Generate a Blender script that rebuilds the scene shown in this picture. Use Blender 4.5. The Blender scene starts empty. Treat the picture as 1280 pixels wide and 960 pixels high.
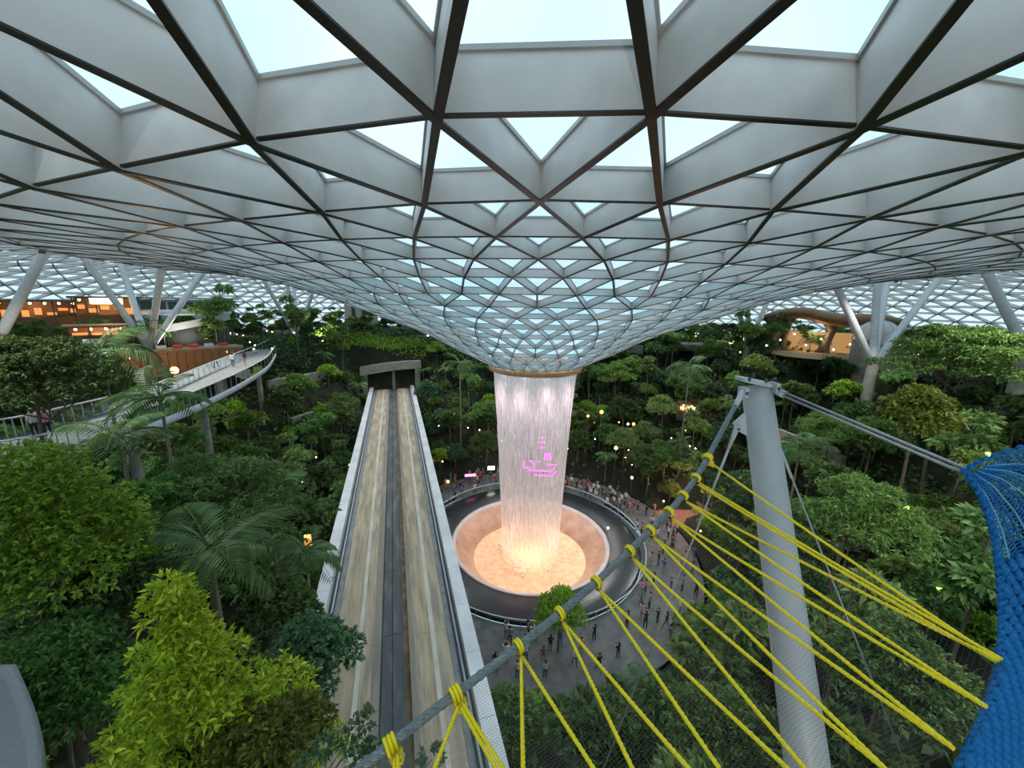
import bpy, bmesh, math, random
import numpy as np
from mathutils import Vector, Matrix, Quaternion
random.seed(7); RG = np.random.default_rng(7)
S = bpy.context.scene; COL = S.collection
PI = math.pi; R = math.radians

# ------------------------------------------------------------------ camera, world, exposure
TH = R(12.0); ROLL = R(1.0); CZ = 27.0                   # 27 m above the plaza, looking 12 degrees down
cd = bpy.data.cameras.new('camera'); cam = bpy.data.objects.new('camera', cd); COL.objects.link(cam)
cd.sensor_fit = 'HORIZONTAL'; cd.sensor_width = 36; cd.lens = 36*480/1280; cd.clip_start = .05; cd.clip_end = 600
cam.matrix_world = Matrix.Translation((0, 0, CZ)) @ Matrix.Rotation(PI/2-TH, 4, 'X') @ Matrix.Rotation(ROLL, 4, 'Z')
S.camera = cam
S.view_settings.view_transform = 'Standard'; S.view_settings.look = 'None'
S.view_settings.exposure = 0.34; S.view_settings.gamma = 1; S.view_settings.use_curve_mapping = False
w = bpy.data.worlds.new('overcast_sky'); S.world = w; w.use_nodes = True
wn, wl = w.node_tree.nodes, w.node_tree.links
wn.clear()
wo = wn.new('ShaderNodeOutputWorld'); bg = wn.new('ShaderNodeBackground'); tc = wn.new('ShaderNodeTexCoord')
nz = wn.new('ShaderNodeTexNoise'); nz.inputs['Scale'].default_value = 2.2; nz.inputs['Detail'].default_value = 5
rp = wn.new('ShaderNodeValToRGB')
rp.color_ramp.elements[0].position = .32; rp.color_ramp.elements[0].color = (.40, .60, .72, 1)
rp.color_ramp.elements[1].position = .68; rp.color_ramp.elements[1].color = (.62, .74, .82, 1)
wl.new(tc.outputs['Generated'], nz.inputs['Vector']); wl.new(nz.outputs['Fac'], rp.inputs['Fac'])
wl.new(rp.outputs['Color'], bg.inputs['Color']); bg.inputs['Strength'].default_value = 1.38
wl.new(bg.outputs['Background'], wo.inputs['Surface'])

def lamp(name, kind, loc, energy, color, target=None, size=.5, spot=60, label=None):
    d = bpy.data.lights.new(name, kind); d.energy = energy; d.color = color
    if kind == 'SPOT': d.spot_size = R(spot); d.spot_blend = .6; d.shadow_soft_size = size
    elif kind == 'AREA': d.size = size
    else: d.shadow_soft_size = size
    o = bpy.data.objects.new(name, d); COL.objects.link(o); o.location = loc
    if target is not None:
        o.rotation_euler = (Vector(target)-Vector(loc)).to_track_quat('-Z', 'Y').to_euler()
    return o

# ------------------------------------------------------------------ helpers: geometry of the view, used to survey where things stand
def ray(px, py):
    a, b = px-640, py-480
    q = ROLL; a, b = a*math.cos(q)+b*math.sin(q), -a*math.sin(q)+b*math.cos(q)
    x, v = a/480, -b/480
    return Vector((x, math.cos(TH)+v*math.sin(TH), v*math.cos(TH)-math.sin(TH)))
def at(px, py, t): return Vector((0, 0, CZ))+ray(px, py)*t
def onz(px, py, z):
    d = ray(px, py); return Vector((0, 0, CZ))+d*((z-CZ)/d.z)
CX, CY = 2.4, 40.0                                        # axis of the waterfall
def polar(r, a, z=0): return Vector((CX+r*math.cos(a), CY+r*math.sin(a), z))

# ------------------------------------------------------------------ helpers: materials
MATS = {}
def mat(name, col, rough=.6, col2=None, scale=5, metal=0, spec=.5, bump=0, detail=4, emit=None, estr=1, coord='Object', alpha=None, dist=0, sc3=None, p0=.35, p1=.65):
    m = bpy.data.materials.new(name); m.use_nodes = True; n, l = m.node_tree.nodes, m.node_tree.links
    b = n['Principled BSDF']; b.inputs['Roughness'].default_value = rough; b.inputs['Metallic'].default_value = metal
    b.inputs['Specular IOR Level'].default_value = spec
    b.inputs['Base Color'].default_value = (*col, 1)
    if col2 is not None or bump:
        t = n.new('ShaderNodeTexCoord'); mp = n.new('ShaderNodeMapping'); x = n.new('ShaderNodeTexNoise')
        if sc3: mp.inputs['Scale'].default_value = sc3
        x.inputs['Scale'].default_value = scale; x.inputs['Detail'].default_value = detail; x.inputs['Distortion'].default_value = dist
        l.new(t.outputs[coord], mp.inputs['Vector']); l.new(mp.outputs['Vector'], x.inputs['Vector'])
        if col2 is not None:
            r = n.new('ShaderNodeValToRGB'); r.color_ramp.elements[0].position = p0; r.color_ramp.elements[1].position = p1
            r.color_ramp.elements[0].color = (*col, 1); r.color_ramp.elements[1].color = (*col2, 1)
            l.new(x.outputs['Fac'], r.inputs['Fac']); l.new(r.outputs['Color'], b.inputs['Base Color'])
        if bump:
            u = n.new('ShaderNodeBump'); u.inputs['Strength'].default_value = bump; u.inputs['Distance'].default_value = .05
            l.new(x.outputs['Fac'], u.inputs['Height']); l.new(u.outputs['Normal'], b.inputs['Normal'])
    if emit is not None:
        b.inputs['Emission Color'].default_value = (*emit, 1); b.inputs['Emission Strength'].default_value = estr
    MATS[name] = m
    return m
def glassy(name, tint, rough=.03, opac=0.0, milk=(.7, .85, .88)):
    m = bpy.data.materials.new(name); m.use_nodes = True; n, l = m.node_tree.nodes, m.node_tree.links; n.clear()
    o = n.new('ShaderNodeOutputMaterial'); t = n.new('ShaderNodeBsdfTransparent'); g = n.new('ShaderNodeBsdfGlossy')
    t.inputs['Color'].default_value = (*tint, 1); g.inputs['Roughness'].default_value = rough; g.inputs['Color'].default_value = (.9, .95, 1, 1)
    f = n.new('ShaderNodeFresnel'); f.inputs['IOR'].default_value = 1.35
    mx = n.new('ShaderNodeMixShader'); l.new(f.outputs[0], mx.inputs[0]); l.new(t.outputs[0], mx.inputs[1]); l.new(g.outputs[0], mx.inputs[2])
    last = mx
    if opac:
        d = n.new('ShaderNodeBsdfTranslucent'); d.inputs['Color'].default_value = (*milk, 1)
        m2 = n.new('ShaderNodeMixShader'); m2.inputs[0].default_value = opac
        l.new(last.outputs[0], m2.inputs[1]); l.new(d.outputs[0], m2.inputs[2]); last = m2
    l.new(last.outputs[0], o.inputs['Surface']); return m
def leafmat(name, a, b, c, trans=.35, vary=.25):
    # a..c: colours over single leaves; each tree gets its own slight offset of tone
    m = bpy.data.materials.new(name); m.use_nodes = True; n, l = m.node_tree.nodes, m.node_tree.links; n.clear()
    o = n.new('ShaderNodeOutputMaterial'); g = n.new('ShaderNodeNewGeometry'); r = n.new('ShaderNodeValToRGB')
    r.color_ramp.elements[0].color = (*a, 1); r.color_ramp.elements[1].color = (*c, 1)
    e = r.color_ramp.elements.new(.5); e.color = (*b, 1)
    l.new(g.outputs['Random Per Island'], r.inputs['Fac'])
    oi = n.new('ShaderNodeObjectInfo'); hs = n.new('ShaderNodeHueSaturation')
    mr = n.new('ShaderNodeMapRange'); mr.inputs['To Min'].default_value = 1-vary; mr.inputs['To Max'].default_value = 1+vary*1.6
    l.new(oi.outputs['Random'], mr.inputs['Value']); l.new(mr.outputs[0], hs.inputs['Value'])
    mh = n.new('ShaderNodeMapRange'); mh.inputs['To Min'].default_value = .485; mh.inputs['To Max'].default_value = .53
    mul = n.new('ShaderNodeMath'); mul.operation = 'FRACT'; m10 = n.new('ShaderNodeMath'); m10.operation = 'MULTIPLY'; m10.inputs[1].default_value = 7.31
    l.new(oi.outputs['Random'], m10.inputs[0]); l.new(m10.outputs[0], mul.inputs[0]); l.new(mul.outputs[0], mh.inputs['Value']); l.new(mh.outputs[0], hs.inputs['Hue'])
    l.new(r.outputs['Color'], hs.inputs['Color'])
    p = n.new('ShaderNodeBsdfPrincipled'); p.inputs['Roughness'].default_value = .5; p.inputs['Specular IOR Level'].default_value = .35
    t = n.new('ShaderNodeBsdfTranslucent'); mx = n.new('ShaderNodeMixShader'); mx.inputs[0].default_value = trans
    l.new(hs.outputs['Color'], p.inputs['Base Color']); l.new(hs.outputs['Color'], t.inputs['Color'])
    l.new(p.outputs[0], mx.inputs[1]); l.new(t.outputs[0], mx.inputs[2]); l.new(mx.outputs[0], o.inputs['Surface'])
    MATS[name] = m; return m
def emis(name, col, s): return mat(name, (.02, .02, .02), emit=col, estr=s)

M_beam = mat('white_steel_paint', (.70, .69, .68), .45, (.63, .62, .60), 1.5, bump=.0)
M_dark = mat('dark_bronze_flange', (.020, .020, .017), .35)
M_frame = mat('glazing_frame', (.42, .43, .42), .4)
M_glass = glassy('roof_glass', (.92, .97, .98))
M_glass2 = glassy('fritted_roof_glass', (.70, .92, .95), .1, .22, (.90, .95, .97))
M_glass3 = glassy('hazy_roof_glass', (.8, .86, .86), .2, .65, (.93, .92, .88))
M_rail = glassy('railing_glass', (.80, .90, .88))
M_copper = mat('copper_oculus_ring', (.55, .33, .20), .35, (.68, .45, .30), 3, metal=.3)
M_conc = mat('weathered_concrete', (.30, .28, .24), .85, (.20, .19, .165), 1.3, bump=.2)
M_white = mat('pale_grey_paint', (.56, .58, .60), .45, (.48, .50, .52), 2)
M_paver = mat('grey_stone_paving', (.17, .165, .16), .6, (.10, .10, .098), 1.1, detail=8)
M_blackwet = mat('wet_black_stone', (.008, .009, .010), .22, (.014, .016, .018), .6, bump=.03)
M_soil = mat('dark_forest_soil', (.010, .012, .006), .95, (.022, .026, .012), .7, bump=.4)
M_bark = mat('brown_bark', (.10, .075, .05), .9, (.17, .13, .09), 6, sc3=(1, 1, .3), bump=.3)
M_barkpale = mat('pale_bark', (.24, .21, .16), .85, (.14, .12, .09), 4, sc3=(1, 1, .4))
M_steel = mat('galvanised_mast_steel', (.56, .555, .55), .45, (.45, .45, .45), 1.6, metal=.1, detail=8)
M_rodsteel = mat('stainless_rod', (.42, .43, .44), .35, metal=.6)
M_rope = mat('grey_wire_rope', (.22, .25, .26), .5, (.14, .16, .17), 30, metal=.2)
M_blacktape = mat('black_tape', (.010, .010, .012), .4)
M_yellow = mat('yellow_rope', (.97, .80, .012), .5, (.90, .68, .01), 60)
M_blue = mat('blue_knitted_rope', (.001, .19, .50), .8, (.001, .10, .32), 45, bump=.5)
M_bluep = mat('pale_blue_yarn', (.13, .42, .72), .8)
M_mesh = mat('fine_black_mesh', (.10, .11, .11), .6)
M_warm = emis('warm_lamp', (1, .62, .22), 9); M_warmlo = emis('warm_lit_panel', (1, .40, .12), .75)
M_ylamp = emis('yellow_lamp', (1, .80, .35), 14); M_wlamp = emis('white_lamp', (1, .93, .82), 10)
M_green = emis('green_garden_lamp', (.45, 1, .10), 5); M_magenta = emis('magenta_light', (1, .10, .75), 2.2)
M_pink = emis('pink_lamp', (1, .15, .5), 4); M_orange = emis('orange_lamp', (1, .36, .08), 4)
M_red = mat('red_fabric', (.55, .05, .03), .7); M_brown = mat('brown_timber', (.24, .12, .055), .6, (.15, .075, .035), 2, sc3=(1, 1, 5))
M_dkgrey = mat('dark_grey_cladding', (.07, .075, .08), .5)
M_terra = mat('terracotta_path', (.33, .16, .10), .8, (.24, .12, .08), 2)

# ------------------------------------------------------------------ helpers: objects
def tag(o, label=None, cat=None, group=None, kind=None):
    if label: o['label'] = label
    if cat: o['category'] = cat
    if group: o['group'] = group
    if kind: o['kind'] = kind
    return o
def empty(name, loc, label, cat, group=None, rz=0, kind=None):
    o = bpy.data.objects.new(name, None); COL.objects.link(o); o.location = loc; o.rotation_euler = (0, 0, rz)
    o.empty_display_size = .1
    return tag(o, label, cat, group, kind)
class MB:
    def __init__(s): s.v = []; s.f = []; s.m = []; s.sm = []
    def add(s, vs, fs, mi=0, smooth=False):
        k = len(s.v); s.v.extend([tuple(v) for v in vs]); s.f.extend([tuple(i+k for i in f) for f in fs])
        s.m.extend([mi]*len(fs)); s.sm.extend([smooth]*len(fs)); return s
    def box(s, c, d, rz=0, mi=0, M=None):
        x, y, z = d[0]/2, d[1]/2, d[2]/2
        vs = [Vector((a*x, b*y, e*z)) for e in (-1, 1) for a, b in ((-1, -1), (1, -1), (1, 1), (-1, 1))]
        if M is None: M = Matrix.Rotation(rz, 3, 'Z')
        vs = [M @ v+Vector(c) for v in vs]
        return s.add(vs, [(3, 2, 1, 0), (4, 5, 6, 7), (0, 1, 5, 4), (1, 2, 6, 5), (2, 3, 7, 6), (3, 0, 4, 7)], mi)
    def bar(s, a, b, wd, ht, up=Vector((0, 0, 1)), mi=0, mids=None):
        # box section from a to b, with its top edge on the line a-b
        a, b = Vector(a), Vector(b); d = (b-a).normalized(); sd = d.cross(up).normalized()*wd/2; u = sd.cross(d).normalized()*ht
        vs = [a-sd, a+sd, a+sd+u, a-sd+u, b-sd, b+sd, b+sd+u, b-sd+u]
        return s.add(vs, [(0, 1, 2, 3), (7, 6, 5, 4), (0, 4, 5, 1), (1, 5, 6, 2), (2, 6, 7, 3), (3, 7, 4, 0)], mi)
    def tube(s, pts, rad, n=8, mi=0, cap=True, twist=0, smooth=True, prof=None):
        pts = [Vector(p) for p in pts]; k = len(pts); rs = rad if isinstance(rad, (list, tuple)) else [rad]*k
        vs = []; q = None
        for i, p in enumerate(pts):
            d = (pts[min(i+1, k-1)]-pts[max(i-1, 0)])
            d = d.normalized() if d.length > 1e-9 else Vector((0, 0, 1))
            if q is None:
                t = Vector((0, 0, 1)) if abs(d.z) < .9 else Vector((1, 0, 0)); u = d.cross(t).normalized()
            else:
                u = (q-d*q.dot(d)); u = u.normalized() if u.length > 1e-6 else d.orthogonal().normalized()
            q = u; w2 = d.cross(u)
            for j in range(n):
                a = 2*PI*j/n+twist*i; rr = rs[i]*(prof[j] if prof else 1)
                vs.append(p+(u*math.cos(a)+w2*math.sin(a))*rr)
        fs = [(i*n+j, i*n+(j+1) % n, (i+1)*n+(j+1) % n, (i+1)*n+j) for i in range(k-1) for j in range(n)]
        if cap: fs += [tuple(range(n-1, -1, -1)), tuple(range((k-1)*n, k*n))]
        return s.add(vs, fs, mi, smooth)
    def lathe(s, prof, c, n=48, mi=0, smooth=True, a0=0, a1=2*PI):
        full = abs(a1-a0-2*PI) < 1e-6; m = n if full else n+1; vs = []
        for r, z in prof:
            for j in range(m):
                a = a0+(a1-a0)*j/n; vs.append((c[0]+r*math.cos(a), c[1]+r*math.sin(a), c[2]+z))
        fs = []
        for i in range(len(prof)-1):
            for j in range(n):
                k = (j+1) % m if full else j+1
                fs.append((i*m+j, i*m+k, (i+1)*m+k, (i+1)*m+j))
        return s.add(vs, fs, mi, smooth)
    def ico(s, c, r, sc=(1, 1, 1), mi=0, seg=8, rings=5, M=None):
        vs = [Vector((0, 0, r*sc[2]))]
        for i in range(1, rings):
            t = PI*i/rings
            for j in range(seg):
                a = 2*PI*j/seg; vs.append(Vector((r*sc[0]*math.sin(t)*math.cos(a), r*sc[1]*math.sin(t)*math.sin(a), r*sc[2]*math.cos(t))))
        vs.append(Vector((0, 0, -r*sc[2]))); fs = [(0, 1+j, 1+(j+1) % seg) for j in range(seg)]
        for i in range(rings-2):
            for j in range(seg): fs.append((1+i*seg+j, 1+(i+1)*seg+j, 1+(i+1)*seg+(j+1) % seg, 1+i*seg+(j+1) % seg))
        b = 1+(rings-2)*seg; L = len(vs)-1
        fs += [(b+j, L, b+(j+1) % seg) for j in range(seg)]
        if M is not None: vs = [M @ v for v in vs]
        return s.add([v+Vector(c) for v in vs], fs, mi, True)
    def mesh(s, name, mats):
        me = bpy.data.meshes.new(name); me.from_pydata(s.v, [], s.f)
        for m in (mats if isinstance(mats, (list, tuple)) else [mats]): me.materials.append(m)
        me.polygons.foreach_set('material_index', s.m); me.polygons.foreach_set('use_smooth', s.sm); me.update(); return me
    def build(s, name, mats, parent=None, loc=None, label=None, cat=None, group=None, kind=None):
        o = bpy.data.objects.new(name, s.mesh(name, mats)); COL.objects.link(o)
        if parent is not None: o.parent = parent
        if loc is not None: o.location = loc
        return tag(o, label, cat, group, kind)
def inst(name, me, parent=None, loc=None, rz=0, label=None, cat=None, group=None, kind=None, sc=None):
    o = bpy.data.objects.new(name, me); COL.objects.link(o)
    if parent is not None: o.parent = parent
    if loc is not None: o.location = loc
    if rz: o.rotation_euler = (0, 0, rz)
    if sc: o.scale = (sc, sc, sc) if not isinstance(sc, tuple) else sc
    return tag(o, label, cat, group, kind)
def copy_tree(o, parent=None):
    c = o.copy(); COL.objects.link(c); c.parent = parent
    for ch in list(KIDS.get(o.name, ())): copy_tree(ch, c)
    return c
KIDS = {}
def kids(root): KIDS[root.name] = [c for c in COL.objects if c.parent == root]
def smooth(x): x = max(0, min(1, x)); return x*x*(3-2*x)

# ------------------------------------------------------------------ terrain heights
BO = Vector((-4.25, 11.04)); BD = Vector((-.2943, .9557)).normalized(); BN = Vector((BD.y, -BD.x)); BZ = 10.0; BW = 8.2; BS = 64.5   # track bridge frame
PR = [(0, 0), (19, 0), (20, 1.2), (25, 3.2), (26, 5), (31, 7), (32, 9), (37, 11), (38, 13.5), (43, 15.5), (44, 17.6), (49, 18.8), (50, 19.6), (95, 19.6)]
def ground(x, y, cut=True):
    dx, dy = x-CX, y-CY; r = math.hypot(dx, dy); a = math.atan2(dy, dx)
    q = r+1.0*math.sin(3*a+1)+.8*math.sin(7*a) if r > 19 else r
    if abs(math.atan2(math.sin(a-.28), math.cos(a-.28))) < .13: q = max(0, r-7)
    for (r0, z0), (r1, z1) in zip(PR, PR[1:]):
        if q <= r1: h = z0+(z1-z0)*(q-r0)/(r1-r0); break
    else: h = PR[-1][1]
    if r > 19: h += .35*math.sin(x*.6)*math.cos(y*.5)*min(1, (r-19)/3)
    if cut:
        p = Vector((x, y))-BO; s = p.dot(BD); n = abs(p.dot(BN))
        if s < BS+1:
            k = smooth((n-4.5)/4.0); h = min(h, 7.5)*(1-k)+h*k
    return h

# ------------------------------------------------------------------ the glass roof: a funnel around the oculus, cresting and falling to the far shell
ang0 = math.atan2(-CY, -CX)                               # from the axis towards the viewing side
RINGS = [(4.7, -6.41, 28, 0), (6.9, -5.34, 28, 1), (8.6, -4.46, 28, 0), (10.3, -3.53, 42, 0), (12.2, -2.61, 42, 1), (14.3, -1.78, 42, 0),
         (16.4, -1.0, 42, 1), (18.3, -.30, 42, 0), (20.0, .36, 63, 0), (22.4, 1.05, 63, 1), (24.9, 1.57, 63, 0), (27.35, 1.96, 63, 1),
         (29.8, 2.41, 63, 0), (33.4, 2.80, 63, 1), (37.4, 3.75, 63, 0), (42.5, 4.45, 63, 1), (48, 5.0, 63, 0), (54, 5.3, 126, 2), (60, 5.2, 126, 3),
         (66, 4.6, 126, 2), (69, 4.05, 126, 3), (71.5, 3.4, 126, 2), (74, 2.55, 126, 3), (76, 1.6, 126, 2), (78, .55, 126, 3), (79.6, -.6, 126, 2), (81, -1.9, 126, 3), (82.2, -3.2, 126, 2), (83.1, -4.5, 126, 3), (83.8, -5.9, 126, 2), (84.3, -7.2, 126, 3), (84.6, -8.6, 126, 2)]
def depth(r):
    if r > 44: return max(.45, 1.15-(r-44)*.04)
    return float(np.interp(r, [4, 16, 22, 25, 27.5, 30, 33], [.32, .38, .44, .54, .70, .92, 1.12]))
def barw(r): return float(np.interp(r, [4, 14, 20, 27, 33, 44, 60], [.05, .055, .065, .09, .15, .15, .11]))
bot, top = [], []
for i, (r, z, N, ph) in enumerate(RINGS):
    r0, z0 = RINGS[max(i-1, 0)][:2]; r1, z1 = RINGS[min(i+1, len(RINGS)-1)][:2]
    sl = Vector((r1-r0, z1-z0)).normalized(); nr, nz_ = -sl.y, sl.x
    t = depth(r); off = {0: 0, 1: .5, 2: .5, 3: 0}[ph]
    bl, tl = [], []
    for j in range(N):
        a = ang0+2*PI*(j+off)/N
        da = math.atan2(math.sin(a-ang0), math.cos(a-ang0)); dzz = -(.5 if da < 0 else .22)*smooth(abs(da)/.32)*smooth((r-27)/6)
        bl.append(polar(r, a, CZ+z+dzz)); tl.append(polar(r+nr*t, a, CZ+z+dzz+nz_*t))
    bot.append(bl); top.append(tl)
edges = []; tris = []
def node(i, j): return (i, j % RINGS[i][2])
for i in range(len(RINGS)):
    N, ph = RINGS[i][2:]
    for j in range(N): edges.append((node(i, j), node(i, j+1), 'ring'))
    if i+1 == len(RINGS): continue
    M, p2 = RINGS[i+1][2:]
    if N == M:
        if ph in (0, 3):
            for j in range(N):
                k = j if p2 in (1, 2) else j                     # outer nodes at +1/2 and -1/2
                edges += [(node(i, j), node(i+1, k), 'diag'), (node(i, j), node(i+1, k-1), 'diag')]
                tris += [(node(i, j), node(i+1, k), node(i+1, k-1)), (node(i, j), node(i, j+1), node(i+1, k))]
        else:
            for j in range(N):
                edges += [(node(i, j), node(i+1, j), 'diag'), (node(i, j), node(i+1, j+1), 'diag')]
                tris += [(node(i, j), node(i+1, j+1), node(i+1, j)), (node(i, j), node(i, j+1), node(i+1, j+1))]
    elif 2*M == 3*N:                                             # three outer cells for two inner ones, nodes aligned at 0
        for j in range(0, N, 2):
            k = 3*j//2
            A, B, C2 = node(i, j), node(i, j+1), node(i, j+2)
            O = [node(i+1, k+q) for q in range(4)]
            edges += [(A, O[0], 'diag'), (A, O[1], 'diag'), (B, O[1], 'diag'), (B, O[2], 'diag'), (C2, O[2], 'diag')]
            tris += [(A, O[1], O[0]), (A, B, O[1]), (B, O[2], O[1]), (B, C2, O[2]), (C2, O[3], O[2])]
            if j+2 >= N+1: pass
    else:                                                        # two outer cells for one inner one
        for j in range(N):
            A, B = node(i, j), node(i, j+1); a, b, c = node(i+1, 2*j-1), node(i+1, 2*j), node(i+1, 2*j+1)
            edges += [(A, a, 'diag'), (A, b, 'diag')]
            tris += [(A, b, a), (A, B, b), (B, c, b)]
def P(nd, T=False): return (top if T else bot)[nd[0]][nd[1]]
cinv = cam.matrix_world.inverted()
def px_size(pts):
    q = [cinv @ p for p in pts]
    if max(-v.z for v in q) < .3: return 0
    s = [(640+480*v.x/max(-v.z, .5), 480-480*v.y/max(-v.z, .5)) for v in q]
    xs = [min(max(u[0], 0), 1280) for u in s]; ys = [min(max(u[1], 0), 960) for u in s]
    return math.hypot(max(xs)-min(xs), max(ys)-min(ys)) if min(max(-v.z, 0) for v in q) > .3 or True else 0
ceil_ = empty('ceiling', (CX, CY, CZ), 'funnel-shaped glass and white steel lattice roof around the round opening', 'roof', kind='structure')
OFF = Vector((CX, CY, CZ))
def plate(mb, a, b, kind):
    ta, tb, ba, bb = P(a, 1)-OFF, P(b, 1)-OFF, P(a)-OFF, P(b)-OFF
    r = (RINGS[a[0]][0]+RINGS[b[0]][0])/2; wd = barw(r)*(1 if kind == 'diag' else .55)
    d = (bb-ba).normalized(); up = ((ta-ba)+(tb-bb)).normalized(); sd = d.cross(up).normalized()*wd/2
    if kind == 'ring': ba = ba+(ta-ba)*.07; bb = bb+(tb-bb)*.07
    fl = up*min(.035, depth(r)*.06)
    vs = [ba-sd, ba+sd, ta+sd, ta-sd, bb-sd, bb+sd, tb+sd, tb-sd]
    mb.add(vs, [(1, 2, 6, 5), (2, 3, 7, 6), (3, 0, 4, 7)], 0)
    mb.add([ba-sd*1.12, ba+sd*1.12, ba+sd*1.12+fl, ba-sd*1.12+fl, bb-sd*1.12, bb+sd*1.12, bb+sd*1.12+fl, bb-sd*1.12+fl], [(0, 1, 5, 4), (1, 2, 6, 5), (3, 0, 4, 7), (3, 2, 6, 7)], 1)
    s2 = sd.normalized()*(wd/2+.05*min(1, depth(r))); h2 = up*(.09*min(1, depth(r)))   # glazing frame along the top edge
    mb.add([ta-s2-h2, ta+s2-h2, ta+s2, ta-s2, tb-s2-h2, tb+s2-h2, tb+s2, tb-s2], [(0, 1, 5, 4), (1, 2, 6, 5), (3, 0, 4, 7)], 2)
for kind, nm in (('diag', 'diagonal_rafter'), ('ring', 'ring_beam')):
    es = [(px_size([P(a), P(b), P(a, 1), P(b, 1)]), a, b) for a, b, k in edges if k == kind]
    es.sort(key=lambda e: -e[0])
    for s_, a, b in es[:300]:
        mb = MB(); plate(mb, a, b, kind); mb.build(nm, [M_beam, M_dark, M_frame], ceil_)
    mb = MB()
    for s_, a, b in es[300:]: plate(mb, a, b, kind)
    mb.build(nm, [M_beam, M_dark, M_frame], ceil_, kind='stuff')
ts = sorted([(px_size([P(a, 1), P(b, 1), P(c, 1)]), a, b, c) for a, b, c in tris], key=lambda e: -e[0])
def pane(mb, a, b, c, mi=0):
    q = [P(x, 1)-OFF for x in (a, b, c)]; n = (q[1]-q[0]).cross(q[2]-q[0]).normalized()
    if n.z < 0: n = -n
    g = (q[0]+q[1]+q[2])/3; q = [g+(x-g)*.995+n*.01 for x in q]
    mb.add(q, [(0, 1, 2)], mi)
def pmat(a):
    r = RINGS[a[0]][0]; u = random.random()
    if r > 52: return 2 if u < .9 else 0
    if r < 21: return 1 if u < .65 else 0
    return 0
for s_, a, b, c in ts[:300]:
    mb = MB(); pane(mb, a, b, c); mb.build('glass_pane', [(M_glass, M_glass2, M_glass3)[pmat(a)]], ceil_)
mb = MB()
for s_, a, b, c in ts[300:]: pane(mb, a, b, c, pmat(a))
mb.build('glass_pane', [M_glass, M_glass2, M_glass3], ceil_, kind='stuff')
# oculus ring
oc = empty('oculus_ring', (CX, CY, CZ-6.4), 'copper-coloured rim of the round roof opening that the water falls from', 'ring')
MB().lathe([(4.45, -.45), (4.86, -.42), (4.92, .0), (4.80, .30), (4.45, .30), (4.45, -.45)], (0, 0, 0), 96).build('rim', M_copper, oc)
MB().lathe([(4.40, -.50), (4.62, -.50), (4.62, -.44), (4.40, -.44), (4.40, -.50)], (0, 0, 0), 96).build('drip_edge', M_dark, oc)

def roof_z(r):
    rr = [q[0] for q in RINGS]; zz = [q[1] for q in RINGS]
    return CZ+float(np.interp(r, rr, zz))
# ------------------------------------------------------------------ ground of the valley
mb = MB(); NA = 240; rs = list(np.concatenate([np.linspace(17.8, 56, 78), np.linspace(58, 90, 12)]))
vs = []
for r in rs:
    for j in range(NA):
        a = 2*PI*j/NA; p = polar(r, a); vs.append((p.x, p.y, ground(p.x, p.y) if r > 18 else -.05))
fs = [(i*NA+j, (i+1)*NA+j, (i+1)*NA+(j+1) % NA, i*NA+(j+1) % NA) for i in range(len(rs)-1) for j in range(NA)]
mb.add(vs, fs, 0, True); mb.build('forest_ground', M_soil, label='dark planted soil of the terraced valley under the trees', cat='ground', kind='structure')
MB().lathe([(12.35, 0), (18.6, 0)], (CX, CY, 0.0), 128).build('floor', M_paver, label='grey stone paved ring walk around the waterfall pool', cat='floor', kind='structure')

# ------------------------------------------------------------------ pool, bowl and the falling water
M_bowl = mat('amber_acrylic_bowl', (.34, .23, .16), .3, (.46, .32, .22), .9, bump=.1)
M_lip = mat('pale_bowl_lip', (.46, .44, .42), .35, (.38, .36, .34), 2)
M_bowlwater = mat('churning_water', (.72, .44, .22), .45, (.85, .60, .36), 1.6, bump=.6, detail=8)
pool = empty('waterfall_basin', (CX, CY, 0), 'round black stone basin with an amber-lit bowl under the waterfall', 'basin')
MB().lathe([(12.3, 0), (12.3, .35), (12.1, .38), (9.2, .20), (8.95, .14)], (0, 0, 0), 128).build('black_pool_surface', M_blackwet, pool)
MB().lathe([(9.05, .1), (9.05, .24), (8.9, .28), (8.7, .24), (8.55, .10)], (0, 0, 0), 128).build('bowl_lip', M_lip, pool)
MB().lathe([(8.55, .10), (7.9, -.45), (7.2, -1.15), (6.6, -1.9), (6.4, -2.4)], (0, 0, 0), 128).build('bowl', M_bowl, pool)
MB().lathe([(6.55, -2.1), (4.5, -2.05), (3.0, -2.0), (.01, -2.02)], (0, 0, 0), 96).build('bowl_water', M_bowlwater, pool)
mb = MB()
for j in range(90):
    a = 2*PI*j/90; mb.add([polar(12.75, a, 0)-Vector((CX, CY, 0)), polar(12.75, a+2*PI/90*.97, 0)-Vector((CX, CY, 0)), polar(12.75, a+2*PI/90*.97, 1.0)-Vector((CX, CY, 0)), polar(12.75, a, 1.0)-Vector((CX, CY, 0))], [(0, 1, 2, 3)])
rail = empty('pool_railing', (CX, CY, 0), 'glass railing with a pale handrail around the waterfall pool', 'railing')
mb.build('glass_panel', M_rail, rail, kind='stuff')
MB().lathe([(12.70, 1.0), (12.80, 1.0), (12.80, 1.07), (12.70, 1.07), (12.70, 1.0)], (0, 0, 0), 128).build('handrail', M_white, rail)
mb = MB()
for j in range(60):
    p = polar(12.75, 2*PI*j/60)-Vector((CX, CY, 0)); mb.box((p.x, p.y, .5), (.05, .05, 1.0))
mb.build('post', M_rodsteel, rail, kind='stuff')

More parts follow.
